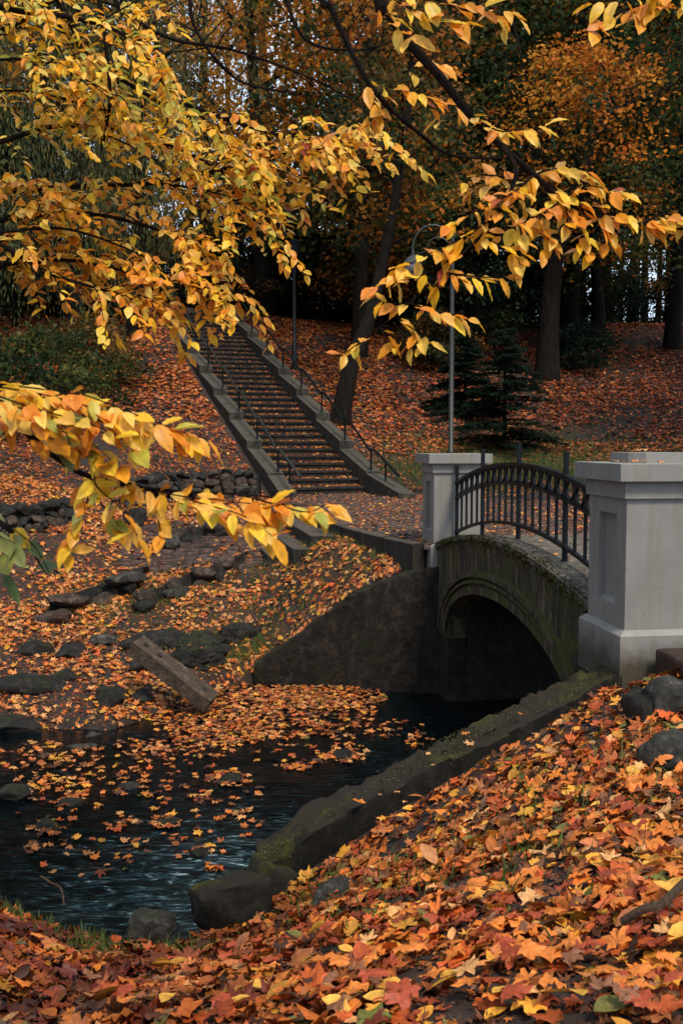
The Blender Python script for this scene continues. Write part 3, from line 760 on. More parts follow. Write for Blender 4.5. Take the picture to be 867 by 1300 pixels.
# ------------------------------------------------------------------ rocks
def rock(label, px, py, d, dims, seed, rz=0, mat='stone', sharp=0, name='rock', sink=.0, cat='rock', tilt=(0, 0), z=None):
    b = P(px, py, d); zz = max(tz(b.x, b.y), -.06) + dims[2] * .12 if z is None else (b.z if z == 'px' else z)
    o = link(name, rock_mesh(name, seed, mat, 4, .34, sharp), None, (b.x, b.y, zz - sink), (tilt[0], tilt[1], rz), dims)
    return tag(o, label, cat)
rock('round grey stone at the water edge, bottom left of the mossy block', 192, 1176, 5.95, (.29, .26, .22), 1, .3, 'stone', z='px')
rock('large dark mossy stone block lying between wing wall end and the leaves', 300, 1150, 6.05, (.62, .42, .36), 2, .55, 'wing_concrete', .85, z='px')
rock('low mossy stone against the tip of the wing wall', 345, 1118, 6.4, (.40, .4, .30), 14, .2, 'wing_concrete', .4, z='px')
rock('flat grey stone slab lying in the leaves of the near bank', 432, 1128, 5.75, (.42, .34, .10), 3, .4, 'stone', .8, sink=.0, tilt=(.25, -.1))
rock('big rounded greenish boulder at the right edge below the pillar', 858, 962, 5.1, (.36, .34, .26), 4, .2, 'stone', z='px')
rock('dark rock wedged under the near pillar beside the kerb slab', 826, 905, 5.9, (.30, .34, .34), 5, .5, 'dark_stone', z='px')
rock('small rock half buried above the big boulder at right', 845, 890, 5.9, (.34, .30, .30), 6, 1.1, 'stone', z='px')
rock('narrow upright stone beside the wing wall top', 808, 900, 6.2, (.14, .2, .28), 7, 0, 'dark_stone', z='px')
rk = [(135, 812, 13.3, (.42, .34, .24), .8, 'flat angular stone lying left of the grey concrete beam', 'stone', .85), (75, 792, 14.0, (.30, .30, .34), .3, 'reddish upright stone on the far bank left of the flat stone', 'brick_slab', .7),
      (30, 878, 11.9, (.9, .5, .36), .2, 'large dark boulder at the left frame edge by the water', 'dark_stone', .3), (92, 838, 12.9, (.55, .4, .26), 1.2, 'dark stone lying in the leaves above the left boulder', 'dark_stone', .4),
      (140, 905, 11.5, (.40, .34, .30), .3, 'dark wet rock at the water edge below the concrete beam', 'dark_stone', .4), (180, 893, 11.8, (.42, .3, .18), 2.0, 'low wet rock just right of the dark shore rock', 'dark_stone', .5),
      (120, 938, 10.75, (.30, .26, .16), 1.0, 'small grey rock standing in the shallows', 'stone', .3), (103, 958, 10.3, (.36, .26, .15), .1, 'flat wet rock breaking the water surface at left', 'stone', .3),
      (58, 975, 10.0, (.26, .22, .12), 2.0, 'small submerged rock furthest out in the water at left', 'stone', .2), (80, 868, 12.2, (.4, .3, .2), .6, 'mid sized dark rock right of the large left boulder', 'dark_stone', .5),
      (45, 822, 13.0, (.5, .35, .3), .3, 'mossy dark rock on the far bank near the left edge', 'dark_stone', .5), (190, 840, 12.6, (.5, .35, .2), .3, 'dark stone behind the upper end of the beam', 'dark_stone', .5),
      (215, 712, 17.0, (.6, .45, .3), .3, 'grey rock lying on the lower left path', 'stone', .5), (175, 680, 17.6, (.5, .4, .4), .3, 'dark rock standing by the stone wall, left of the flat path', 'dark_stone', .5)]
for i, (px, py, d, dm, rz, lb, mt, sh) in enumerate(rk):
    rock(lb, px, py, d, dm, 20 + i, rz, mt, sh)
for i, (px, py, w2, lb) in enumerate([(212, 1046, .22, 'wet stone under a leaf clump in mid stream'), (292, 992, .26, 'wet stone catching leaves below the leaf raft'), (436, 962, .3, 'flat wet stone catching yellow leaves near the wing wall'), (62, 1052, .26, 'wet stone with leaves near the left edge of the stream'), (92, 1022, .24, 'second wet stone with leaves near the left edge'),
                                  (255, 1085, .2, 'small stone breaking the current above the mossy block'), (20, 1010, .4, 'dark stone cut by the left frame edge in the stream'), (20, 925, .6, 'dark bank stone at the left frame edge'), (165, 1000, .2, 'small dark stone in the stream left of centre')]):
    g = G(px, py, 0); rock(lb, px, py, g.y, (w2, w2 * .75, w2 * .42), 90 + i, i * .8, 'dark_stone', .1, z=.01)
# exposed slab of dark rock
for i, (px, py, d, dm, lb) in enumerate([(225, 800, 13.3, (1.3, .8, .62), 'broad dark bedrock slab exposed above the concrete beam'), (300, 785, 13.9, (.8, .5, .5), 'smaller dark bedrock hump right of the broad slab'), (240, 842, 12.9, (1.0, .5, .5), 'dark stony hump directly under the concrete beam')]):
    b = P(px, py, d); o = link('bedrock', rock_mesh('bedrock', 40 + i, 'dark_stone', 5, .9, 0), None, (b.x, b.y, tz(b.x, b.y) - .14), (0, 0, .2), dm); tag(o, lb, 'rock')

# concrete beam with three holes
A = P(176, 822, 12.6); B = P(262, 883, 11.55); A.z = .78; B.z = .27
A = G(182, 826, .74); B = G(258, 884, .22)
d = B - A; L = d.length + .25; mid = (A + B) / 2
bt = thing('concrete_beam', 'fallen grey concrete beam with three drilled holes resting on dark rocks', 'beam', mid[:])
q = d.to_track_quat('X', 'Z').to_matrix().to_4x4() @ Matrix.Rotation(R(6), 4, 'X')
bm = bmesh.new(); bmesh.ops.create_cube(bm, size=1)
bmesh.ops.subdivide_edges(bm, edges=bm.edges[:], cuts=5, use_grid_fill=True)
for v in bm.verts:
    v.co = Vector((v.co.x * L, v.co.y * .31, v.co.z * .17)); v.co += Vector((mnoise.noise(v.co * 6), mnoise.noise(v.co * 6 + Vector((5, 0, 0))), mnoise.noise(v.co * 6 + Vector((9, 0, 0))))) * .012
bmesh.ops.transform(bm, matrix=q, verts=bm.verts)
me = bpy.data.meshes.new('beam_body'); bm.to_mesh(me); bm.free(); me.materials.append(MATS['beam_concrete']); link('beam_body', me, bt)
for x in (-.40, -.22, .36):
    V, Fs = tube_arrays([(x * L, 0, .02), (x * L, 0, .097)], .034, 12)
    MB().add([q @ Vector(v) for v in V], Fs).build('hole', 'hole', bt)

# ------------------------------------------------------------------ dry stone walls
stone_me = [rock_mesh('stone', 60 + k, ('stone', 'dark_stone', 'brown_stone', 'dark_stone')[k % 4], 3, .34, .35) for k in range(12)]
def stone_wall(name, label, line, rows, size, n_rows, rough=0.0):
    """line: list of (px, py_base, d); stones laid in courses, leaning back"""
    pts = smooth_path([P(*a) for a in line], 10)
    for p in pts: p.z = tz(p.x, p.y) - .02
    t = thing(name, label, 'wall', pts[0][:])
    cum = [0]
    for a, b in zip(pts[:-1], pts[1:]): cum.append(cum[-1] + (b - a).length)
    def at(s):
        s = max(0, min(cum[-1] - 1e-4, s))
        for i in range(len(cum) - 1):
            if cum[i + 1] >= s: k = (s - cum[i]) / (cum[i + 1] - cum[i] + 1e-9); return pts[i].lerp(pts[i + 1], k), (pts[i + 1] - pts[i]).normalized()
    core = []
    for r in range(n_rows):
        s = random.uniform(0, size * .6)
        while s < cum[-1]:
            w_ = size * random.uniform(.6, 1.5 + rough); p, tt = at(s + w_ / 2); an = math.atan2(tt.y, tt.x)
            h = size * .62
            nn = Vector((-tt.y, tt.x, 0)); nn = nn if nn.y > 0 else -nn
            q = p + nn * (r * .05 + random.uniform(-.03 - rough * .2, .03 + rough * .2)) + Vector((0, 0, h * (r + .40 + random.uniform(-.18, .12) - rough * .3)))
            link('stone', random.choice(stone_me), t, q - t.location, (random.uniform(-.4, .4) - .1, random.uniform(-.35, .35), an + random.uniform(-.4, .4)), (w_ * 1.12, size * random.uniform(1.0, 1.4), h * random.uniform(1.0, 1.55)))
            s += w_ * (1 + rough * random.uniform(0, .8))
    # earth core behind
    V = []; Fs = []
    for p in pts:
        nn = Vector((0, 1, 0)); h = size * .62 * n_rows
        V += [(p + nn * .10 - t.location)[:], (p + nn * .15 + Vector((0, 0, h * .75)) - t.location)[:], (p + nn * .6 + Vector((0, 0, h * .6)) - t.location)[:], (p + nn * .9 + Vector((0, 0, -.2)) - t.location)[:]]
    for i in range(len(pts) - 1):
        a = i * 4
        for k in range(3): Fs.append((a + k, a + k + 4, a + k + 5, a + k + 1))
    MB().add(V, Fs).build('core', 'dark_stone', t)
stone_wall('dry_stone_wall', 'long dark dry stone wall at the foot of the leafy slope left of the stairs', [(328, 628, 20.0), (270, 634, 19.6), (210, 640, 19.0), (165, 645, 18.4)], 0, .24, 4)
stone_wall('dry_stone_wall', 'rounded cobble wall running to the left frame edge', [(100, 662, 17.2), (60, 675, 16.6), (10, 690, 15.9), (-50, 706, 15.2)], 0, .24, 3)
stone_wall('dry_stone_wall', 'short tumbled stone wall behind the yellow leaves near the small steps', [(300, 680, 17.4), (260, 690, 17.2), (215, 700, 17.0)], 0, .26, 2, .6)
stone_wall('rock_edging', 'low dark rock edging curving along the lower path at left', [(180, 735, 15.3), (140, 750, 14.8), (95, 766, 14.4), (60, 775, 14.1)], 0, .30, 2, .8)
stone_wall('rock_edging', 'low crescent of mossy stones on the far bank above the bedrock', [(310, 722, 15.4), (265, 733, 15.0), (220, 745, 14.7), (188, 762, 14.4)], 0, .26, 2, .8)

# slab of path by the near pillar
t = thing('kerb_slab', 'reddish brown paved kerb slab beside the base of the near pillar', 'kerb', br(-.05, .22, 0)[:], math.atan2(AX.y, AX.x) - math.pi / 2)
MB().box(0, 2.4, -3.2, -.01, 1.2, 1.80, .03).build('slab', 'brick_slab', t)

# fallen stick
pp = [G(790, 1170, 1.66), G(815, 1155, 1.72), G(838, 1148, 1.74), G(860, 1128, 1.72), G(880, 1108, 1.7)]
tag(MB().tube(smooth_path(pp, 4), [.014] * 16 + [.01], 7).build('stick', 'dead_wood', None, smooth=True), 'bent brown stick lying on the leaves at the right edge', 'stick')
pp = [G(52, 1112, .45), G(66, 1121, .42), G(78, 1128, .38), G(82, 1150, .35)]
tag(MB().tube(smooth_path(pp, 4), [.006] * 12 + [.004], 6).build('stick', 'dead_wood', None, smooth=True), 'thin pale twig poking over the water at bottom left', 'stick')

# ------------------------------------------------------------------ leaf templates
def star_template(kind, k):
    rg = np.random.default_rng(100 + k)
    if kind == 'maple':
        half = [(0, 1.0), (9, .80), (20, .74), (28, .50), (40, .76), (52, .95), (62, .76), (76, .48), (92, .62), (104, .74), (120, .52), (150, .40)]
        ang = [a for a, _ in half] + [-a for a, _ in half[:0:-1]]; ra = [r for _, r in half] + [r for _, r in half[:0:-1]]
        order = np.argsort(ang); ang = np.array(ang)[order]; ra = np.array(ra)[order]
        ang = np.concatenate([ang, [180]]); ra = np.concatenate([ra, [.16]])
    elif kind == 'maple_low':
        ang = np.array([-105, -78, -52, -26, 0, 26, 52, 78, 105, 180]); ra = np.array([.62, .4, .9, .45, 1, .45, .9, .4, .62, .25])
    ra = ra * (1 + rg.uniform(-.17, .14, len(ra))); t = np.radians(ang + rg.uniform(-4, 4, len(ang)))
    if k % 4 == 3: ra = np.where((ang > 25) & (ang < 125), ra * .62, ra)      # torn side
    x = ra * np.sin(t); y = ra * np.cos(t)
    V = np.stack([x, y, 0 * x], 1); V = np.concatenate([[[0, -.05, 0]], V]) * .5
    n = len(V) - 1; Fc = np.array([(0, 1 + (i + 1) % n, 1 + i) for i in range(n)])
    cup = rg.uniform(-.7, .7); fold = rg.uniform(-.4, .6); tw = rg.uniform(-.6, .6)
    if k % 5 == 2: cup *= 2.1
    V[:, 2] = cup * (V[:, 0] ** 2 + V[:, 1] ** 2) * .9 + fold * np.abs(V[:, 0]) * .5 + tw * V[:, 0] * V[:, 1] * 1.4 + rg.normal(0, .045, len(V))
    return V, Fc
def oval_template(k, low=False):
    rg = np.random.default_rng(200 + k)
    prof = [(0, 0), (.16, .17), (.38, .26), (.62, .235), (.84, .12), (1, 0)] if not low else [(0, 0), (.3, .25), (.7, .2), (1, 0)]
    mid = []; lft = []; rgt = []; V = []
    for y, w_ in prof: V.append((0, y, 0))
    nm = len(prof)
    for y, w_ in prof[1:-1]: V.append((-w_, y, 0))
    for y, w_ in prof[1:-1]: V.append((w_, y, 0))
    Fs = []
    k_ = nm - 2
    for off, sg in ((nm, 1), (nm + k_, -1)):
        Fl = [(0, 1, off)] + [(i, i + 1, off + i) for i in range(1, k_)] + [(i, off + i, off + i - 1) for i in range(1, k_)] + [(k_, nm - 1, off + k_ - 1)]
        Fs += [f if sg > 0 else f[::-1] for f in Fl]
    V = np.array(V, float)
    fold = rg.uniform(.1, .55); bend = rg.uniform(-.5, .45); tw = rg.uniform(-.5, .5)
    V[:, 2] = np.abs(V[:, 0]) * fold - bend * V[:, 1] ** 2 * .6 + tw * V[:, 0] * V[:, 1]
    V[:, 0] += rg.uniform(-.08, .08) * V[:, 1] ** 2
    return V, np.array(Fs)
def quad_template(k):
    rg = np.random.default_rng(300 + k); z = rg.uniform(-.25, .25)
    V = np.array([(0, -.5, 0), (.36, .02, z), (0, .5, 0), (-.36, -.02, z * .8)]); return V, np.array([(0, 1, 2), (0, 2, 3)])
def bases(nrm, dirs):
    """rotation matrices with z=nrm, y close to dirs"""
    z = nrm / np.linalg.norm(nrm, axis=1, keepdims=True); y = dirs - (dirs * z).sum(1, keepdims=True) * z
    y /= np.linalg.norm(y, axis=1, keepdims=True) + 1e-9; x = np.cross(y, z); return np.stack([x, y, z], 2)
def scatter(temps, pos, Rm, size, cols, jitter=.12):
    n = len(pos); pick = rng.integers(0, len(temps), n); Vs, Fs, Cs = [], [], []; off = 0
    for t, (tv, tf) in enumerate(temps):
        i = np.where(pick == t)[0]
        if not len(i): continue
        sc = size[i][:, None, None] if np.ndim(size[i]) == 1 else size[i][:, None, :]
        v = np.einsum('nij,nvj->nvi', Rm[i], tv[None] * sc) + pos[i][:, None]
        m_ = len(tv); f = tf[None] + (np.arange(len(i)) * m_)[:, None, None] + off
        c = np.repeat(cols[i][:, None], m_, 1)
        c = c * (1 + rng.uniform(-jitter, jitter, (len(i), m_, 1)))
        Vs.append(v.reshape(-1, 3)); Fs.append(f.reshape(-1, tf.shape[1])); Cs.append(c.reshape(-1, 3)); off += len(i) * m_
    return np.concatenate(Vs), np.concatenate(Fs), np.clip(np.concatenate(Cs), 0, 1)
MAPLE = [star_template('maple', k) for k in range(14)]; MLOW = [star_template('maple_low', k) for k in range(10)]
OVAL = [oval_template(k) for k in range(12)]; OLOW = [oval_template(k, True) for k in range(8)]; QUAD = [quad_template(k) for k in range(6)]
LIT = np.array([(.62, .17, .022), (.50, .095, .018), (.25, .045, .014), (.68, .31, .035), (.62, .29, .10), (.15, .055, .022), (.56, .19, .055), (.075, .03, .015), (.16, .15, .03), (.44, .12, .028)])
def litter_cols(n, pw):
    pw = np.array(pw, float); pw /= pw.sum(); c = LIT[rng.choice(len(LIT), n, p=pw)]
    return c * rng.uniform(.6, 1.25, (n, 1)) * (1 + rng.uniform(-.06, .06, (n, 3)))
def rand_dirs(n): a = rng.uniform(0, 2 * np.pi, n); return np.stack([np.cos(a), np.sin(a), 0 * a], 1)
def litter(x, y, z, size, tilt, pw, temps, lift=.02):
    n = len(x); nr = tnormal(x, y); nr = nr + rng.normal(0, 1, (n, 3)) * tilt; nr[:, 2] = np.abs(nr[:, 2]) + .15
    pos = np.stack([x, y, z + rng.uniform(0, lift, n)], 1)
    return scatter(temps, pos, bases(nr, rand_dirs(n)), size, litter_cols(n, pw))
def inview(x, y, z, mx=.16, my=.1):
    px, py = proj(x, y, z); return (px > -867 * mx) & (px < 867 * (1 + mx)) & (py > -1300 * my) & (py < 1300 * (1 + my)) & (y > .3)
def cluster_noise(x, y, s, seed):
    return np.array([mnoise.noise(Vector((a * s, b * s, seed))) for a, b in zip(x, y)])

# near bank litter
n = 25000
x = rng.uniform(-4.4, 3.9, n); y = 2.2 + rng.uniform(0, 1, n) ** 1.0 * 5.6
yn = np.interp(x, YN[:, 0], YN[:, 1]); k = (y < yn - np.where(x > -.45, .30, .05)) & (y > 1.9); x, y = x[k], y[k]
k = inview(x, y, terrain(x, y), .45, .2); x, y = x[k], y[k]; z = terrain(x, y)
cn = cluster_noise(x, y, 2.1, 5.5) + .5 * cluster_noise(x, y, 6.0, 1.5); k = rng.uniform(0, 1, len(x)) < np.clip(.85 + cn * 1.7, .12, 1); x, y, z = x[k], y[k], z[k]
# keep off the kerb slab
s_ = (x - AO.x) * AX.x + (y - AO.y) * AX.y; u_ = (x - AO.x) * NX.x + (y - AO.y) * NX.y
k = ~((s_ > -3.3) & (s_ < .8) & (u_ > .33)) & ~((s_ > -.05) & (u_ > -.05)); x, y, z = x[k], y[k], z[k]
PW_N = [30, 22, 14, 7, 6, 9, 12, 8, 2, 16]
PW_M = [20, 9, 6, 12, 26, 9, 22, 6, 2, 12]
nb_ = 9000; ib = rng.integers(0, len(x), nb_); xb = x[ib] + rng.normal(0, .14, nb_); yb = y[ib] + rng.normal(0, .14, nb_)
kk = yb < np.interp(xb, YN[:, 0], YN[:, 1]) - np.where(xb > -.45, .30, .03); xb, yb = xb[kk], yb[kk]
xg = rng.uniform(-1.6, 2.2, 5000); yg = rng.uniform(2.2, 5.8, 5000); kk = yg < np.interp(xg, YN[:, 0], YN[:, 1]) - .35; xb = np.concatenate([xb, xg[kk]]); yb = np.concatenate([yb, yg[kk]])
V0, F0, C0 = litter(xb, yb, terrain(xb, yb), rng.uniform(.03, .09, len(xb)), .2, [3, 8, 24, 2, 3, 24, 6, 34, 3, 9], MLOW, .015)
n = len(x); isO = rng.uniform(0, 1, n) < .30
size = (.055 + .11 * rng.uniform(0, 1, n) ** 1.2) * np.where(y < 5.2, 1.18, 1)
def darken_left(V, C):      # shade of the low left bank painted into the leaf colours
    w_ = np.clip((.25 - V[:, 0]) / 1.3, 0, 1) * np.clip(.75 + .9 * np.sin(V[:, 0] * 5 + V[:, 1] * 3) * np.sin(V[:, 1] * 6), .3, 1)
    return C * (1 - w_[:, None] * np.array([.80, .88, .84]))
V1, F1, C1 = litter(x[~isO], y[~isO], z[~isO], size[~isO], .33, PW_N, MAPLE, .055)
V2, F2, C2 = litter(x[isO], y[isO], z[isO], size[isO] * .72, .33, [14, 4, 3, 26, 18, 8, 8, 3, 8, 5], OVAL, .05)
o = link('leaf_litter', mk_mesh('leaf_litter', np.concatenate([V1, V2, V0]), np.concatenate([F1, F2 + len(V1), F0 + len(V1) + len(V2)]), 'litter_leaf', np.concatenate([darken_left(V1, C1), darken_left(V2, C2), C0])))
tag(o, 'thick carpet of orange and rust fallen maple leaves covering the near bank', 'leaves', kind='stuff')

# individual large leaves nearest to the camera
kinds = [('bright orange maple leaf lying on the near bank', (.66, .20, .035), 'm'), ('deep rust red maple leaf lying on the near bank', (.36, .065, .025), 'm'), ('golden yellow oval leaf lying on the near bank', (.72, .38, .06), 'o'),
         ('pale tan maple leaf lying on the near bank', (.66, .34, .13), 'm'), ('dull brown maple leaf lying on the near bank', (.24, .10, .05), 'm')]
kw = [.42, .24, .14, .08, .12]; lm = {}
for ki, (lb, c, sh) in enumerate(kinds):
    for v in range(4):
        tv, tf = (MAPLE if sh == 'm' else OVAL)[(ki * 3 + v) % 12]
        cc = np.array(c)[None] * (1 + rng.uniform(-.12, .12, (len(tv), 1)))
        V = tv.copy(); Fc = tf
        if sh == 'm':   # petiole
            nb = len(V); V = np.concatenate([V, [(-.012, -.06, .01), (.012, -.06, .01), (.02, -.45, .06)]]); Fc = np.concatenate([Fc, [(nb, nb + 1, nb + 2)]]); cc = np.concatenate([cc, np.array([c] * 3) * .6])
        lm[(ki, v)] = mk_mesh('fallen_leaf', V, Fc, 'litter_leaf', cc)
cnt = 0
pool = np.where((y < 5.3) & (z > .45))[0]; rng.shuffle(pool)
taken = []
for i in pool:
    if cnt >= 290: break
    px, py = proj(x[i], y[i], z[i])
    if not (5 < px < 862 and py < 1296): continue
    if any((px - a) ** 2 + (py - b) ** 2 < 15 ** 2 for a, b in taken): continue
    taken.append((px, py))
    if px < 400 and random.random() < .5: continue
    ki = int(rng.choice(5, p=kw if px > 400 else [.2, .5, .08, .02, .2])); lb, c, sh = kinds[ki]
    nr = tnormal(x[i:i + 1], y[i:i + 1])[0] + rng.normal(0, .22, 3); nr[2] = abs(nr[2])
    M = bases(nr[None], rand_dirs(1))[0]; sz = random.uniform(.10, .165) * (1 if sh == 'm' else .75)
    o = link('fallen_leaf', lm[(ki, random.randrange(4))], None, (x[i], y[i], z[i] + random.uniform(.045, .075)), Matrix(M.tolist()).to_euler(), (sz, sz, sz))
    zone = 'around the boulder at right' if py < 1010 and px > 740 else 'along the wing wall' if py < 1090 and px < 740 else 'by the stick at the right edge' if px > 700 and py < 1200 else 'beside the flat stone slab' if py < 1180 and px > 380 and px < 560 else 'at the grassy water edge' if py < 1230 and px <= 380 else \
        'in the middle of the near bank' if py < 1200 else 'at the bottom left' if px < 290 else 'at the bottom centre' if px < 580 else 'at the bottom right'
    tag(o, lb.replace('on the near bank', zone), 'leaf', 'fallen leaves ' + zone); cnt += 1

tw_ = MB(); rt = random.Random(4)
for _ in range(420):
    i = rt.randrange(len(x)); a = rt.uniform(0, 6.28); l = rt.uniform(.04, .16); b = Vector((x[i], y[i], z[i] + rt.uniform(.03, .07))); e = Vector((math.cos(a) * l, math.sin(a) * l, rt.uniform(-.02, .03)))
    tw_.tube([b, b + e * .5 + Vector((rt.uniform(-.01, .01), 0, .006)), b + e], [.0022, .0018, .001], 4, False)
tag(tw_.build('twigs', 'dead_wood', None), 'broken twigs and leaf stalks mixed into the near leaf carpet', 'twigs', kind='stuff')
# leaves lying on the near wing wall
wl = [(454, 1016, .12), (505, 1006, .07), (513, 1018, .06), (589, 930, .09), (598, 944, .11), (545, 957, .06), (660, 905, .07), (548, 971, .05), (484, 1009, .05)]
for i, (px, py, sz) in enumerate(wl):
    xx = G(px, py, 1).x
    yy = 6.8 if px < 560 else 6.9
    b = P(px, py, yy)
    zt = float(np.interp(b.x, [-.52, 0, .55, .92, 1.5, 1.9], [.44, .74, 1.01, 1.17, 1.40, 1.62])) + .04
    g = G(px, py, zt)
    o = link('fallen_leaf', lm[(3 if i % 3 else 0, i % 4)], None, (g.x, g.y, g.z), (random.uniform(-.2, .2), random.uniform(-.2, .2), random.uniform(0, 6)), (sz, sz, sz))
    tag(o, 'small maple leaf lying on top of the mossy wing wall', 'leaf', 'leaves on the mossy wing wall')

for i, (s_, u_, zz, k) in enumerate([(.05, .10, 3.064, .07), (.10, .20, 3.064, .06), (.02, .28, 3.064, .075), (.30, .22, 3.137, .07), (.34, .40, 3.137, .06), (.40, .33, 3.137, .07), (.12, .06, 3.064, .05), (.25, .05, 3.064, .06)]):
    p = br(s_, u_); o = link('fallen_leaf', lm[(3 if i % 2 else 0, i % 4)], None, (p.x, p.y, zz + .01), (random.uniform(-.15, .15), random.uniform(-.15, .15), i * 1.3), (k, k, k))
    tag(o, 'small faded leaf lying on top of the near white pillar', 'leaf', 'leaves on the near pillar')

# far bank litter
n = 30000
x = rng.uniform(-7, 2.2, n); y = rng.uniform(10.6, 19.5, n); yf = np.interp(x, YF[:, 0], YF[:, 1])
k = (y > yf + np.where(x > -1.1, .0, -.05)); x, y = x[k], y[k]; z = terrain(x, y); k = inview(x, y, z, .4) & ~in_poly(x, y, PATH) & ~(in_poly(x, y, LOWP) & (rng.uniform(0, 1, len(x)) < .62)); x, y, z = x[k], y[k], z[k]
cn = cluster_noise(x, y, .9, 3.0); k = rng.uniform(0, 1, len(x)) < np.clip(.80 + cn * 2.0 - np.where(y < 13, .12, 0), .12, 1); x, y, z = x[k], y[k], z[k]
n = len(x); V1, F1, C1 = litter(x, y, z, rng.uniform(.08, .16, n), .28, PW_M, MLOW, .04)
xb = rng.uniform(-6.5, 1.2, 26000); yb = rng.uniform(10.5, 18, 26000); kk = (yb > np.interp(xb, YF[:, 0], YF[:, 1])) & ~in_poly(xb, yb, PATH) & ~in_poly(xb, yb, LOWP); xb, yb = xb[kk], yb[kk]
zb = terrain(xb, yb); kk = inview(xb, yb, zb, .2); xb, yb, zb = xb[kk], yb[kk], zb[kk]
V0, F0, C0 = litter(xb, yb, zb, rng.uniform(.03, .08, len(xb)), .3, [3, 6, 24, 1, 3, 26, 6, 40, 6, 8], MLOW, .012)
V1, F1, C1 = np.concatenate([V1, V0]), np.concatenate([F1, F0 + len(V1)]), np.concatenate([C1, C0])
tag(link('leaf_litter', mk_mesh('leaf_litter', V1, F1, 'litter_leaf', C1)), 'pale orange fallen leaves scattered over the far bank and lower path', 'leaves', kind='stuff')

# slope litter
n = 190000
y = 19 + 27 * rng.uniform(0, 1, n) ** .75; x = rng.uniform(-.46, .46, n) * y
z = terrain(x, y); k = inview(x, y, z, .12); s_ = (x - S0.x) * TA.x + (y - S0.y) * TA.y; u_ = (x - S0.x) * TN.x + (y - S0.y) * TN.y
k &= ~((np.abs(u_) < HW + .5) & (s_ > -1.3) & (s_ < NST * TREAD + 1)) & ~in_poly(x, y, PATH); x, y, z = x[k], y[k], z[k]
cn = cluster_noise(x, y, .45, 9.0)
thin = np.where((x > 0) & (y < 26), .55, 1.0); k = rng.uniform(0, 1, len(x)) < np.clip((.85 + cn * 1.4) * thin, .2, 1); x, y, z = x[k], y[k], z[k]
n = len(x); nr_ = y < 25
PW_F = [22, 26, 16, 3, 7, 14, 14, 8, 1, 20]
pwr = (x > 1.5) & (y > 27)  # dim right slope: its shade is put in as a darker leaf mix
A1 = litter(x[nr_], y[nr_], z[nr_], rng.uniform(.07, .14, nr_.sum()), .35, PW_F, MLOW, .06)
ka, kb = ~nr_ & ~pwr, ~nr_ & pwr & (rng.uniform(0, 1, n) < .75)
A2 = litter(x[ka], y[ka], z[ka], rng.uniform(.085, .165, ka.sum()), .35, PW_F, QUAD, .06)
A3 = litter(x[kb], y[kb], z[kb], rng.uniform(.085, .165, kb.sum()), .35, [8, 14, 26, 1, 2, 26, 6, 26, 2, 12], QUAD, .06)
A1 = (A1[0], A1[1], A1[2] * .85); A2 = (A2[0], A2[1], A2[2] * np.array([.78, .74, .74])); A3 = (A3[0], A3[1], A3[2] * np.array([.85, .75, .75]))      # older, browner leaves up the slope; shade also painted into the right part
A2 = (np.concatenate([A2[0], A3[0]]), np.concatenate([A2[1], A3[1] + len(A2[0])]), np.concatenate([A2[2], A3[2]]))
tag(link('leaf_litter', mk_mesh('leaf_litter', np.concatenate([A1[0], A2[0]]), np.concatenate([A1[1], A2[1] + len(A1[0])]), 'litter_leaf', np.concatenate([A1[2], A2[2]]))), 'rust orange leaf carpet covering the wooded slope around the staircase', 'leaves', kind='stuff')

# leaves on path, deck, steps, water
Xs, Ys, Zs, Sz = [], [], [], []
while len(Xs) < 3400:
    a, b = random.uniform(-1.3, 9), random.uniform(12.7, 22.8)
    if in_poly(np.array([a]), np.array([b]), PATH)[0]:
        Xs.append(a); Ys.append(b); Zs.append(path_z(a, b) + .035); Sz.append(random.uniform(.07, .13))
for _ in range(130):
    s, u = random.uniform(.8, 6), random.uniform(.15, 2.6); p = br(s, u); Xs.append(p.x); Ys.append(p.y); Zs.append(deck_z(s) + .045); Sz.append(random.uniform(.05, .10))
for _ in range(5200):
    i = random.randrange(NST); s = i * TREAD + .414 * random.random() ** .5 * 1.0; u = random.uniform(-HW + .05, HW - .05)
    if random.random() < .35: u = (HW - .05 - random.random() ** 2 * .5) * random.choice((-1, 1))
    if random.random() < i / 80: continue
    p = st(s, u); Xs.append(p.x); Ys.append(p.y); Zs.append(S0.z + (i + 1) * RISE + .02); Sz.append(random.uniform(.07, .13))
Xs, Ys, Zs, Sz = map(np.array, (Xs, Ys, Zs, Sz)); n = len(Xs)
nr = np.tile([0, 0, 1.], (n, 1)) + rng.normal(0, .2, (n, 3)); pos = np.stack([Xs, Ys, Zs], 1)
A1 = scatter(MLOW, pos, bases(nr, rand_dirs(n)), Sz, litter_cols(n, PW_M))
tag(link('leaf_litter', mk_mesh('leaf_litter', *A1[:2], 'litter_leaf', A1[2])), 'loose fallen leaves strewn over cobbled path, bridge deck and stairs', 'leaves', kind='stuff')

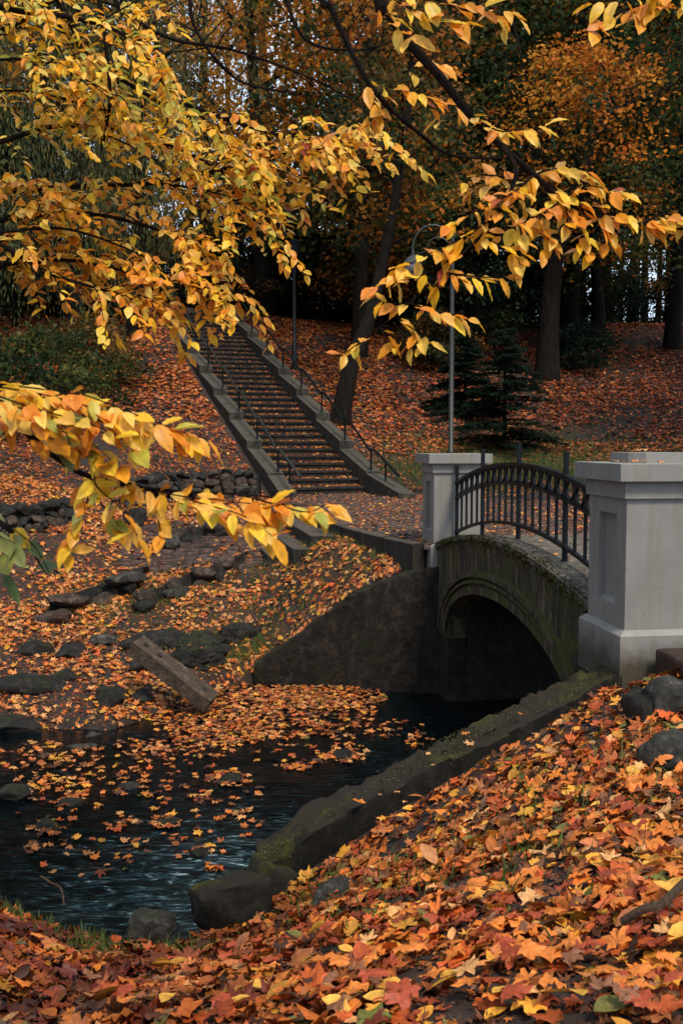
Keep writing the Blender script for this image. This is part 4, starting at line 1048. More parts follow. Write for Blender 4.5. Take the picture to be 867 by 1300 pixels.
# floating leaves
Xs, Ys = [], []
def blob(px, py, rx, ry, n):
    for _ in range(n):
        a = random.uniform(0, 6.283); r = random.random() ** .6; g = G(px + rx * r * math.cos(a), py + ry * r * math.sin(a), .02); Xs.append(g.x); Ys.append(g.y)
for a in [(330, 905, 150, 35, 900), (400, 885, 90, 15, 350), (270, 925, 70, 25, 200), (440, 950, 25, 18, 40), (530, 940, 20, 10, 18), (60, 960, 70, 20, 90), (210, 1042, 22, 9, 26), (290, 988, 34, 12, 40), (200, 880, 80, 15, 150),
          (145, 1048, 16, 6, 10), (258, 1080, 14, 7, 9), (300, 1030, 12, 6, 8), (60, 1050, 25, 12, 22), (90, 1020, 22, 12, 16), (255, 1010, 16, 7, 10), (375, 972, 16, 6, 12), (185, 1007, 12, 4, 6), (270, 1100, 12, 5, 6), (350, 880, 140, 14, 200), (40, 1075, 12, 8, 6), (320, 1000, 120, 70, 30), (120, 1040, 110, 60, 30), (440, 958, 24, 10, 30), (210, 950, 90, 16, 110), (150, 985, 120, 22, 70), (60, 1000, 55, 20, 60), (380, 960, 60, 18, 40), (100, 1085, 80, 30, 22), (240, 1050, 90, 40, 40), (500, 925, 40, 12, 26)]: blob(*a)
Xs, Ys = np.array(Xs), np.array(Ys); Zs = np.full(len(Xs), .014) + rng.uniform(0, .02, len(Xs)); n = len(Xs)
nr = np.tile([0, 0, 1.], (n, 1)) + rng.normal(0, .13, (n, 3)); pos = np.stack([Xs, Ys, Zs], 1)
A1 = scatter(MAPLE, pos, bases(nr, rand_dirs(n)), rng.uniform(.07, .13, n), litter_cols(n, [14, 8, 6, 12, 18, 14, 18, 10, 1, 14]) * .9)
tag(link('floating_leaves', mk_mesh('floating_leaves', *A1[:2], 'litter_leaf', A1[2])), 'orange leaves floating in rafts on the dark stream', 'leaves', kind='stuff')

# ------------------------------------------------------------------ grass tufts
def grass(spots, label, hgt=.1):
    P_, C_ = [], []
    for (px, py, d, r, n) in spots:
        c = P(px, py, d)
        for _ in range(n):
            P_.append((c.x + random.gauss(0, r), c.y + random.gauss(0, r)))
    P_ = np.array(P_); z = terrain(P_[:, 0], P_[:, 1]); n = len(P_)
    tv = np.array([(-.05, 0, 0), (.05, 0, 0), (-.035, .45, .02), (.035, .45, .02), (0, 1, .22)]); tf = np.array([(0, 1, 3), (0, 3, 2), (2, 3, 4)])
    dr = rng.normal(0, .45, (n, 3)); dr[:, 2] = 1; nr = rand_dirs(n)
    cols = np.array((.065, .105, .022)) * rng.uniform(.4, 1.3, (n, 1)) + rng.uniform(0, .03, (n, 1)) * np.array((1, .7, .1))
    A = scatter([(tv, tf)], np.stack([P_[:, 0], P_[:, 1], z], 1), bases(nr, dr), rng.uniform(.5, 1.3, n) * hgt, cols)
    tag(link('grass', mk_mesh('grass', *A[:2], 'grass', A[2])), label, 'grass', kind='stuff')
grass([(15, 1150, 6.0, .12, 170), (60, 1180, 5.8, .14, 90), (110, 1190, 5.7, .08, 50), (130, 1210, 5.4, .1, 150), (225, 1215, 5.5, .12, 150), (400, 1100, 6.0, .1, 60), (480, 1180, 5.3, .4, 200), (700, 1150, 4.6, .5, 300), (780, 1010, 5.2, .3, 150)], 'short dark grass tufts growing along the near water edge', .11)
grass([(300, 800, 13.6, .35, 900), (270, 820, 13.2, .35, 500), (340, 760, 14.2, .5, 600), (430, 735, 14.0, .5, 400), (470, 700, 14.2, .4, 450), (380, 720, 15.0, .5, 800), (150, 780, 14.5, .6, 900), (230, 760, 14.6, .5, 600), (320, 850, 13.4, .15, 500), (500, 705, 13.7, .3, 500)], 'green grass showing between the leaves on the far bank', .10)
grass([(650, 600, 23.5, 1.3, 4500), (760, 600, 23.5, 1.5, 4500), (620, 580, 25.5, 1.5, 2500), (720, 575, 26, 1.8, 2500), (530, 600, 23.5, .7, 1200), (860, 600, 24, 1.4, 1500)], 'green grass verge behind the bridge at the foot of the slope', .16)

# moss and grass fringe along the outer edge of the bridge and on the wing walls
fp, fn, fs_ = [], [], []
for _ in range(5200):
    s = random.uniform(.75, 6.0); u = .085 + random.gauss(0, .012) - abs(random.gauss(0, .01)); k = mnoise.noise(Vector((s * 3, 0, 1))) + .55
    if random.random() > k: continue
    p = br(s, u); hang = abs(random.gauss(0, .05)) if u < .09 else 0
    fp.append((p.x, p.y, deck_z(s) + .03 - hang)); fs_.append(random.uniform(.018, .045)); fn.append((-1, -.1, random.uniform(-.9, .5)))
for _ in range(2600):
    s = random.uniform(.8, 6.0); u = .09 + abs(random.gauss(0, .10)); k = mnoise.noise(Vector((s * 2.2, u * 5, 4))) + .35
    if random.random() > k: continue
    p = br(s, u); fp.append((p.x, p.y, deck_z(s) + .032)); fs_.append(random.uniform(.012, .03)); fn.append((random.gauss(0, .4), random.gauss(0, .4), 1))
def wall_top(x): return float(np.interp(x, [-.52, 0, .55, .92, 1.5, 1.9], [.44, .74, 1.01, 1.17, 1.40, 1.62])), float(np.interp(x, [-.52, 0, .55, .92, 1.5, 1.9], [6.74, 6.88, 6.97, 7.02, 7.12, 7.15]))
for _ in range(14000):
    x_ = random.uniform(-.55, 1.88); zt, y0 = wall_top(x_); o = random.uniform(-.02, .40); k = mnoise.noise(Vector((x_ * 3, o * 6, 8))) + .38 - x_ * .10
    if random.random() > k: continue
    dz = 0
    if o > .37 or o < .0: dz = -abs(random.gauss(0, .09))
    fp.append((x_, y0 - o, zt + .012 + dz)); fs_.append(random.uniform(.006, .013)); fn.append((random.gauss(0, .4), -.8 if o > .37 else random.gauss(0, .3), 1))
fp, fn, fs_ = np.array(fp), np.array(fn), np.array(fs_); n = len(fp); fn = fn + rng.normal(0, .35, fn.shape)
cols = np.array([(.040, .045, .006), (.10, .095, .010), (.018, .022, .005), (.07, .05, .012)])[rng.integers(0, 4, n)] * rng.uniform(.5, 1.2, (n, 1))
A = scatter(QUAD, fp, bases(fn, rng.normal(0, 1, (n, 3))), fs_, cols)
tag(link('moss', mk_mesh('moss', A[0], A[1], 'grass', A[2])), 'green moss fringing the bridge deck edge and the top of the wing wall', 'moss', kind='stuff')

# ------------------------------------------------------------------ trees
GREEN = [(.030, .055, .022), (.045, .070, .022), (.022, .042, .022), (.07, .085, .02)]
TEAL = [(.014, .030, .020), (.020, .038, .022), (.010, .022, .016)]
ORNG = [(.62, .21, .025), (.52, .14, .02), (.66, .30, .04), (.40, .12, .02)]
GOLD = [(.60, .32, .04), (.50, .22, .03), (.45, .30, .05), (.22, .17, .03)]
MIXD = [(.035, .060, .022), (.05, .07, .02), (.14, .11, .025), (.30, .12, .022), (.03, .05, .025)]
RUSTY = [(.20, .09, .025), (.10, .07, .022), (.05, .06, .02), (.34, .12, .025)]
def crown_mesh(seed, H, z0, rad, palette, nclump, nleaf, lsz, top=None, shape=1.0, willow=False):
    rg = np.random.default_rng(seed); pts = []; cols = []
    for c in range(nclump):
        t = rg.uniform(0, 1); h = z0 + (H - z0) * t
        rmax = rad * (math.sin(math.pi * min(1, .16 + t * .84)) ** .7) * (1 + .25 * math.sin(5 * t + seed))
        a = rg.uniform(0, 2 * math.pi); r = rmax * rg.uniform(.15, 1) ** .55; cc = np.array([r * math.cos(a), r * math.sin(a), h])
        pal = palette if (top is None or rg.uniform() > t * .9) else top; pc = np.array(pal[rg.integers(len(pal))]) * rg.uniform(.6, 1.35)
        m_ = int(nleaf * rg.uniform(.5, 1.5)); cr = rg.uniform(.45, 1.0) * rad * .24 + .15
        q = rg.normal(0, 1, (m_, 3)) * cr * np.array([.62, .62, .26 if not willow else 1.3]); q[:, 2] -= .25 * (q[:, 0] ** 2 + q[:, 1] ** 2) / cr
        if willow: q[:, :2] *= .35
        pts.append(cc + q); cols.append(np.repeat(pc[None], m_, 0) * rg.uniform(.75, 1.25, (m_, 1)))
    pts = np.concatenate(pts); cols = np.concatenate(cols); n = len(pts)
    if willow:
        d = rg.normal(0, .18, (n, 3)); d[:, 2] = -1; nr = np.concatenate([rg.normal(0, 1, (n, 2)), rg.normal(0, .2, (n, 1))], 1); sz = np.stack([np.full(n, .055), rg.uniform(.14, .26, n), np.full(n, .05)], 1)
    else:
        d = rg.normal(0, 1, (n, 3)); nr = rg.normal(0, .75, (n, 3)); nr[:, 2] += .6; sz = rg.uniform(.7, 1.3, n) * lsz
    A = scatter(QUAD if not willow else QUAD[:2], pts, bases(nr, d), sz, cols)
    return mk_mesh('crown', A[0], A[1], 'crown_leaf', A[2])
def trunk_mesh(seed, H, r0, lean=(0, 0), limbs=9, z0=.3, spread=2.5, name='trunk'):
    rg = random.Random(seed); mb = MB(); pts = []
    for i in range(10):
        t = i / 9; pts.append((lean[0] * t + .25 * math.sin(t * 4 + seed) * t, lean[1] * t + .2 * math.cos(t * 5 + seed) * t, -.5 + (H + .5) * t))
    rad = [r0 * (1.35 if i == 0 else 1.12 if i == 1 else 1) * (1 - .86 * i / 9) + .02 for i in range(10)]
    sp = smooth_path(pts, 3); rr = np.interp(np.linspace(0, 9, len(sp)), range(10), rad); mb.tube(sp, list(rr), 9)
    for k in range(limbs):
        t = z0 + (1 - z0) * (k + .5) / limbs * .92; i = int(t * (len(sp) - 1)); b = sp[i]; a = rg.uniform(0, 6.283); L = spread * (1.15 - t * .6) * rg.uniform(.7, 1.2)
        d = Vector((math.cos(a), math.sin(a), rg.uniform(.25, .9))); q = [b, b + d * L * .35 + Vector((0, 0, -.05)), b + d * L * .7 + Vector((rg.uniform(-.3, .3), rg.uniform(-.3, .3), .1)), b + d * L + Vector((rg.uniform(-.5, .5), rg.uniform(-.5, .5), .3))]
        r = rr[i] * .5; sq = smooth_path(q, 3); mb.tube(sq, list(np.linspace(r, r * .2, len(sq))), 6)
        for _ in range(2):
            j = rg.randrange(3, len(sq)); c = sq[j]; a2 = rg.uniform(0, 6.283); e = Vector((math.cos(a2), math.sin(a2), rg.uniform(-.1, .7))) * L * .4; mb.tube([c, c + e * .5 + Vector((0, 0, .06)), c + e], [r * .35, r * .22, r * .08], 5)
    return mk_mesh(name, mb.v, mb.f, 'bark', smooth=True)
CR = {
 'green': [crown_mesh(1, 17, 3.0, 4.2, GREEN, 300, 52, .19, MIXD), crown_mesh(2, 19, 4.5, 4.6, GREEN, 300, 52, .19)],
 'mixed': [crown_mesh(3, 18, 3.5, 4.4, MIXD, 300, 50, .19, ORNG), crown_mesh(4, 16, 2.5, 4.0, MIXD, 280, 50, .19)],
 'orange': [crown_mesh(5, 18, 5.0, 4.4, ORNG, 200, 46, .18, GOLD), crown_mesh(6, 17, 4.0, 4.6, ORNG, 200, 46, .18)],
 'rusty': [crown_mesh(7, 17, 2.0, 4.4, RUSTY, 280, 50, .18, MIXD)],
 'under': [crown_mesh(8, 6.5, 1.0, 2.6, TEAL + GREEN[:2], 150, 60, .15), crown_mesh(9, 7.5, 1.4, 2.8, RUSTY, 130, 55, .15, MIXD), crown_mesh(12, 6.0, .8, 2.6, TEAL, 150, 60, .15, RUSTY)],
 'gold': [crown_mesh(10, 16, 4, 4.2, GOLD, 130, 44, .18, ORNG)],
 'sparse': [crown_mesh(14, 16, 3.5, 4.4, [(.80, .36, .04), (.85, .46, .06), (.70, .28, .03), (.62, .22, .03)], 150, 34, .17), crown_mesh(15, 17, 5, 4.0, [(.80, .36, .04), (.72, .26, .03), (.50, .20, .03)], 150, 34, .17)],
 'willow': [crown_mesh(11, 15, 2.2, 3.8, [(.16, .17, .07), (.11, .13, .05), (.22, .17, .05), (.08, .10, .05)], 420, 42, .2, None, 1, True)],
}
TRK = [trunk_mesh(k, 17.5, .22 + .05 * (k % 3), (random.uniform(-1.2, 1.2), random.uniform(-.5, .5)), 10, .25, 3.2) for k in range(5)]
UTR = [trunk_mesh(20 + k, 6, .07, (.3, 0), 9, .15, 1.8) for k in range(2)]
WORDS = {'green': 'dark green', 'mixed': 'green and orange', 'orange': 'orange', 'rusty': 'rust brown', 'gold': 'golden', 'under': 'low dark', 'willow': 'drooping grey green'}
def tree(kind, px, d, label, vi=0, ti=0, sc=1.0, rz=0.0, zoff=0, group=None):
    b = P(px, 500, d); z = tz(b.x, b.y); name = {'under': 'understory_tree', 'willow': 'willow_tree'}.get(kind, 'forest_tree')
    t = thing(name, label, 'tree', (b.x, b.y, z + zoff), rz, group); t.scale = (sc, sc, sc)
    link('trunk', (UTR if kind == 'under' else TRK)[ti % (2 if kind == 'under' else 5)], t)
    link('crown', CR[kind][vi % len(CR[kind])], t)
    return t
fl = [('mixed', 455, 33, 'mixed green and orange tree whose straight trunk rises behind the leaning trunk', 0, 0, 1.05, .5),
      ('green', 720, 39, 'dark green tree right behind the forked tree', 1, 2, 1.05, 2.0),
      ('green', 610, 40, 'dark green tree behind the hooked lamp post', 0, 1, 1.1, 1.0),
      ('orange', 760, 41, 'orange crowned tree at the upper right behind the thick trunk', 0, 3, 1.0, .3),
      ('green', 850, 38, 'dark green tree at the right frame edge on top of the slope', 1, 4, 1.0, 3.0),
      ('mixed', 520, 45, 'green and orange tree deep behind the lamp post', 1, 1, 1.1, 4.0),
      ('orange', 345, 47, 'orange tree rising behind the top of the staircase', 1, 2, 1.15, 1.2),
      ('gold', 290, 52, 'golden tree furthest back above the staircase', 0, 3, 1.1, 2.2),
      ('rusty', 190, 44, 'rust brown tree left of the staircase top', 0, 4, 1.0, .1),
      ('rusty', 450, 42, 'rust brown tree right of the staircase top', 0, 0, .95, 3.3),
      ('green', 60, 42, 'dark green tree behind the yellow leaves at upper left', 0, 1, 1.1, 2.7),
      ('mixed', -60, 36, 'mixed tree at the left frame edge on the slope', 0, 2, 1.1, 5.0),
      ('orange', 660, 52, 'orange tree deep in the wood behind the dark green pair', 1, 0, 1.1, 5.5),
      ('mixed', 900, 47, 'green and orange tree far right behind the edge tree', 0, 3, 1.2, 1.9),
      ('green', 800, 54, 'dark green tree deep in the wood at far right', 1, 4, 1.2, 3.9)]
fl += [('sparse', 335, 38, 'thinly leaved bright orange tree over the top of the staircase', 0, 2, 1.0, .7), ('sparse', 400, 40, 'airy orange tree between the staircase and the dark arching branch', 1, 3, 1.0, 1.7), ('sparse', 265, 42, 'airy golden tree left of the bright orange one', 1, 1, 1.05, 2.9)]
for a in fl: tree(a[0], a[1], a[2], a[3], a[4], a[5], a[6], a[7], group='tall trees of the wood')
ul = [('under', 600, 36, 'low dark tree behind the lamp post pole', 0, 0, 1.0), ('under', 480, 37, 'low rusty leaved tree between leaning trunk and stairs', 1, 1, 1.0), ('under', 760, 45, 'low dark sapling right of the thick trunk on the crest', 2, 0, .8),
      ('under', 540, 40, 'low rusty tree behind the leaning trunk', 1, 0, 1.1), ('under', 330, 41, 'low dark tree at the head of the stairs', 0, 1, .9), ('under', 410, 39, 'low dark rusty topped tree behind the black lamp post', 2, 1, .95), ('under', 20, 35, 'low dark tree on the slope at left edge', 0, 0, 1.1),
      ('under', 140, 38, 'low dark tree behind the shrubs on the left slope', 2, 1, 1.0), ('under', 870, 46, 'low rusty tree on the crest at right edge', 1, 0, .8), ('under', 660, 44, 'low dark tree on the crest left of the sky gaps', 0, 1, .9)]
for a in ul: tree(*a[:4], a[4], a[5], a[6], random.uniform(0, 6), group='small understory trees')
tree('willow', 175, 33, 'willow with drooping grey green strands behind the left yellow branches', 0, 1, 1.0, .5)
tree('willow', 95, 30, 'second willow with hanging strands nearer the left frame edge', 0, 3, .95, 2.5)
# thicket closing the view along the crest
ckinds = [crown_mesh(90 + k, 3.6, .1, 1.9, pal, 90, 60, .15) for k, pal in enumerate([TEAL, GREEN[:3] + RUSTY[:1], RUSTY + TEAL, TEAL + GREEN[:1]])]
bstem = MB()
for k in range(9):
    a = k * .7; bstem.tube([(0, 0, -.1), (math.cos(a) * .6, math.sin(a) * .6, 1.3), (math.cos(a) * 1.1, math.sin(a) * 1.1, 2.7)], [.03, .02, .008], 5)
bstem = mk_mesh('stem', bstem.v, bstem.f, 'bark')
side = lambda px: 'left of the stairs' if px < 240 else ('between the stairs and the lamp post' if px < 560 else 'right of the lamp post')
for i, px in enumerate([-40, 5, 60, 95, 130, 165, 200, 235, 275, 310, 345, 380, 415, 450, 485, 515, 545, 575, 610, 640, 700, 745, 30, 110, 180, 300, 360, 430, 500, 560, 620, 680, 790, 850]):
    d = 41 + (i * 5 % 9) + (4 if i > 21 else 0); b = P(px, 500, d); z = tz(b.x, b.y)
    t = thing('thicket_shrub', 'leafy dark shrub in the thicket on the crest ' + side(px), 'shrub', (b.x, b.y, z), i * 1.1, 'thicket shrubs on the crest ' + side(px))
    k = .9 + .35 * ((i * 7) % 5) / 4; k *= 1.0 if px < 600 else .78; t.scale = (k * 1.1, k * 1.1, k)
    link('foliage', ckinds[i % 4], t); link('stem', bstem, t)
# unseen trees added outside the frame to darken the stream and left side
for i, (x_, y_, kd, k, lb) in enumerate([(-10.5, 8, 'mixed', 1.0, 'unseen tree beside the stream left of the frame'), (-10, 15, 'green', 1.0, 'unseen tree on the far bank left of the frame'), (-14, 22, 'green', 1.1, 'unseen tree on the left slope outside the frame'),
                                      (11.5, 13, 'green', 1.0, 'unseen tree beyond the bridge right of the frame'), (14, 21, 'mixed', 1.1, 'unseen tree by the path right of the frame'), (-8.5, 1.5, 'gold', .9, 'unseen golden tree at the left behind the camera'), (17, 30, 'green', 1.1, 'unseen tree on the right slope outside the frame'), (-17, 31, 'mixed', 1.1, 'unseen tree high on the left slope outside the frame')]):
    z = tz(x_, y_); t = thing('forest_tree', lb, 'tree', (x_, y_, z), i * .9, 'unseen trees added around the glade'); t.scale = (k, k, k)
    link('trunk', TRK[i % 5], t); link('crown', CR[kd][i % len(CR[kd])], t)
# slender far trunks between which the sky shows
thin = [trunk_mesh(50 + k, 20, .14 + .04 * k, (random.uniform(-1, 1), 0), 8, .45, 1.6) for k in range(3)]
for i, px in enumerate([575, 605, 628, 652, 672, 722, 738, 752, 770, 786, 800, 816, 832, 846, 862, 880, 12, 40, 150, 245, 335, 360, 385, 500, 540]):
    d = 46 + (i * 7 % 13); b = P(px, 500, d); z = tz(b.x, b.y); t = thing('bare_trunk_tree', 'slender dark trunk in the row along the crest of the wood', 'tree', (b.x, b.y, z), i * 1.3, 'slender trunks at the back of the wood')
    link('trunk', thin[i % 3], t)
    if not 230 < px < 400: link('crown', (CR['gold' if i % 2 else 'orange'] if 230 < px < 400 else CR['green' if i % 3 else 'mixed'])[0 if i % 2 else -1], t).location = (0, 0, 4.5)

# leaning trunk tree near the stairs
pp = [P(430, 545, 26.3), P(437, 505, 26.3), P(448, 458, 26.4), P(470, 400, 26.6), P(486, 330, 26.8), P(500, 262, 27), P(512, 190, 27.4), P(520, 120, 27.8), P(524, 40, 28.2)]
pp[0].z = tz(pp[0].x, pp[0].y) - .2
t = thing('leaning_tree', 'dark tree leaning right with a bare slanting trunk right beside the staircase', 'tree', pp[0][:])
sp_ = smooth_path([p - pp[0] for p in pp], 4); MB().tube(sp_, list(np.interp(np.linspace(0, 1, len(sp_)), [0, .1, .5, 1], [.34, .25, .145, .06])), 12).build('trunk', 'bark', t, smooth=True)
rg = random.Random(5)
for k in range(12):
    mb = MB()
    i = rg.randrange(len(sp_) // 2, len(sp_)); b = sp_[i]; a = rg.uniform(0, 6.28); e = Vector((math.cos(a), math.sin(a) * .6, rg.uniform(.1, .8))) * rg.uniform(1, 2.4); mb.tube(smooth_path([b, b + e * .5 + Vector((0, 0, .1)), b + e], 3), [.05, .045, .04, .03, .025, .02, .01], 6)
    mb.build('limb', 'bark', t, smooth=True)
c = link('crown', crown_mesh(77, 4.4, -2.2, 2.6, MIXD, 110, 45, .15, RUSTY), t); c.location = sp_[-9]
# twisted dark tree upper right
pp = [P(694, 480, 34), P(697, 400, 34), P(703, 335, 34), P(716, 280, 34.2), P(740, 215, 34.6), P(768, 150, 35), P(790, 60, 35.4)]; pp[0].z = tz(pp[0].x, pp[0].y) - .2
t = thing('forked_tree', 'thick dark tree with forking crooked limbs above the conifer shrub', 'tree', pp[0][:])
sp_ = smooth_path([p - pp[0] for p in pp], 4); MB().tube(sp_, list(np.interp(np.linspace(0, 1, len(sp_)), [0, .1, .4, 1], [.48, .36, .28, .08])), 12).build('trunk', 'bark', t, smooth=True)
for q in ([(703, 335), (690, 280), (680, 200), (668, 110), (650, 20)], [(740, 215), (718, 180), (700, 140), (690, 90)], [(768, 150), (800, 130), (840, 118), (880, 80)], [(716, 280), (750, 262), (790, 230), (830, 190)]):
    w_ = smooth_path([P(a, b, 34.3) - pp[0] for a, b in q], 4); MB().tube(w_, list(np.linspace(.15, .03, len(w_))), 8).build('limb', 'bark', t, smooth=True)
c = link('crown', crown_mesh(78, 11.5, 4.2, 4.2, MIXD, 210, 50, .17, ORNG), t); c.location = (1.2, .8, 0)

# conifer shrub
def conifer(px, py, d, h, r, label, seed):
    b = P(px, py, d); z = tz(b.x, b.y); rg = np.random.default_rng(seed); pts = []; nrs = []; drs = []; mb = MB()
    t = thing('conifer_shrub', label, 'shrub', (b.x, b.y, z)); mb.tube([(0, 0, -.1), (0, 0, h * .95)], [.07, .015], 7)
    for k in range(95):
        tt = rg.uniform(.03, .97); a = rg.uniform(0, 6.283); L = r * (1 - tt) ** .75 * rg.uniform(.7, 1.1) + .12; z0 = h * tt
        mb.tube([(0, 0, z0), (L * .55 * math.cos(a), L * .55 * math.sin(a), z0 + .05), (L * math.cos(a), L * math.sin(a), z0 - .10 * L)], [.018, .012, .004], 4)
        m_ = int(230 * L / r); u = rg.uniform(.12, 1, m_); w_ = rg.normal(0, .13, m_) * (1.1 - u * .5)
        x_ = L * u * math.cos(a) - w_ * math.sin(a); y_ = L * u * math.sin(a) + w_ * math.cos(a)
        pts.append(np.stack([x_, y_, z0 + .06 * u - .12 * L * u * u + rg.normal(0, .025, m_)], 1))
    pts = np.concatenate(pts); n = len(pts); nr = rg.normal(0, .3, (n, 3)); nr[:, 2] += 1; cols = np.array(TEAL)[rg.integers(0, 3, n)] * rg.uniform(.7, 1.4, (n, 1))
    sz = np.stack([rg.uniform(.06, .09, n), rg.uniform(.09, .15, n), np.full(n, .1)], 1)
    A = scatter(QUAD, pts, bases(nr, rg.normal(0, 1, (n, 3))), sz, cols); mb.build('trunk', 'bark', t)
    link('foliage', mk_mesh('foliage', A[0], A[1], 'crown_leaf', A[2]), t)
conifer(640, 548, 26, 3.3, 1.7, 'wide dark conifer shrub directly behind the bridge railing', 1)
conifer(590, 500, 29, 2.4, 1.3, 'smaller conifer shrub left of the wide one, behind the lamp pole', 2)
def bush(px, d, h, r, pal, label, seed, nl=55):
    b = P(px, 500, d); z = tz(b.x, b.y); t = thing('bush', label, 'shrub', (b.x, b.y, z - .1)); mb = MB(); rg = random.Random(seed)
    for k in range(12):
        a = rg.uniform(0, 6.28); e = Vector((math.cos(a) * r * .7, math.sin(a) * r * .7, h * rg.uniform(.5, .95))); mb.tube([(0, 0, 0), e * .5 + Vector((0, 0, .1 * h)), e], [.025, .018, .006], 5)
    mb.build('stem', 'bark', t); link('foliage', crown_mesh(seed, h, .1, r, pal, 70, nl, .12), t)
bush(60, 24.5, 2.2, 1.7, GREEN[:2] + [(.10, .11, .03)], 'dark green bush on the left slope under the yellow branches', 31)
bush(-20, 23, 2.4, 1.6, GREEN, 'dark green bush cut by the left frame edge', 32)
bush(120, 27, 2.0, 1.6, [(.14, .10, .03), (.05, .06, .02), (.22, .12, .03)], 'browning bush right of the dark green bush on the left slope', 33)
bush(548, 33, 1.9, 1.4, [(.03, .045, .022), (.05, .05, .02), (.2, .09, .025)], 'dark thicket bush left of the lamp pole', 35)
bush(735, 36, 1.6, 1.4, TEAL, 'low dark bush right of the thick forked tree', 36)
bush(300, 38.5, 2.2, 1.8, TEAL + RUSTY[:1], 'dark bush closing the top of the staircase', 37)

# ------------------------------------------------------------------ overhanging branches with individual leaves
HCOL = {'gold': [(.90, .50, .022), (.93, .62, .05), (.88, .42, .02), (.80, .34, .02), (.93, .60, .11)], 'amber': [(.80, .30, .025), (.82, .36, .04), (.74, .24, .02), (.84, .46, .08)],
        'lime': [(.50, .44, .06), (.36, .36, .06), (.62, .50, .08)], 'green': [(.10, .15, .05), (.15, .18, .06), (.22, .24, .07)], 'red': [(.32, .05, .02), (.40, .10, .03)]}
HL = {}
def vein_template(k):
    """larger hanging leaf: finer outline with a folded midrib and scalloped veins"""
    rg = np.random.default_rng(400 + k); n = 9; ys = np.linspace(0, 1, n); w_ = rg.uniform(.25, .30) * np.sin(np.pi * ys ** .86) ** .8 * (1 - .12 * ys); w_[0] = w_[-1] = .004
    V = []; Fs = []; fold = rg.uniform(.08, .5); bend = rg.uniform(-.15, .6); tw = rg.uniform(-.5, .5); ph = rg.uniform(0, 6)
    for i, y in enumerate(ys):
        for f in (-1, -.5, 0, .5, 1):
            x = w_[i] * f * (1 + .05 * (i % 2)); z = abs(x) * fold - bend * y * y * .5 + tw * x * y + (.012 if (i % 2) else -.012) * abs(f) * 1.0 + .02 * math.sin(6 * y + ph) * f
            V.append((x + .05 * math.sin(ph) * y * y, y, z))
    for i in range(n - 1):
        for k_ in range(4): a = i * 5 + k_; Fs.append((a, a + 1, a + 6, a + 5))
    cf = np.array([[.80 if k_ == 2 else 1.0 for k_ in range(5)] for _ in range(n)]).ravel()
    return np.array(V), np.array(Fs), cf
VT = [vein_template(k) for k in range(8)]
for key, cs in HCOL.items():
    HL[key] = []
    for i, c in enumerate(cs):
        for v in range(4):
            tv, tf, cf = VT[(i * 3 + v * 2 + len(key)) % 8]; cc = np.array(c)[None] * cf[:, None] * (1 + rng.uniform(-.1, .1, (len(tv), 1)))
            if key in ('gold', 'lime'):    # greener towards the midrib on some
                if v % 2: cc = cc * .8 + np.array((.3, .32, .04)) * .2
            HL[key].append(mk_mesh('leaf', tv, tf, 'hanging_leaf', cc, smooth=True))
def leaf_at(par, org, p, tipdir, nrm, size, key, rg):
    M = bases(np.array([nrm]), np.array([tipdir]))[0]
    return link('leaf', rg.choice(HL[key]), par, p - org, Matrix(M.tolist()).to_euler(), (size * rg.uniform(.85, 1.1), size, size))
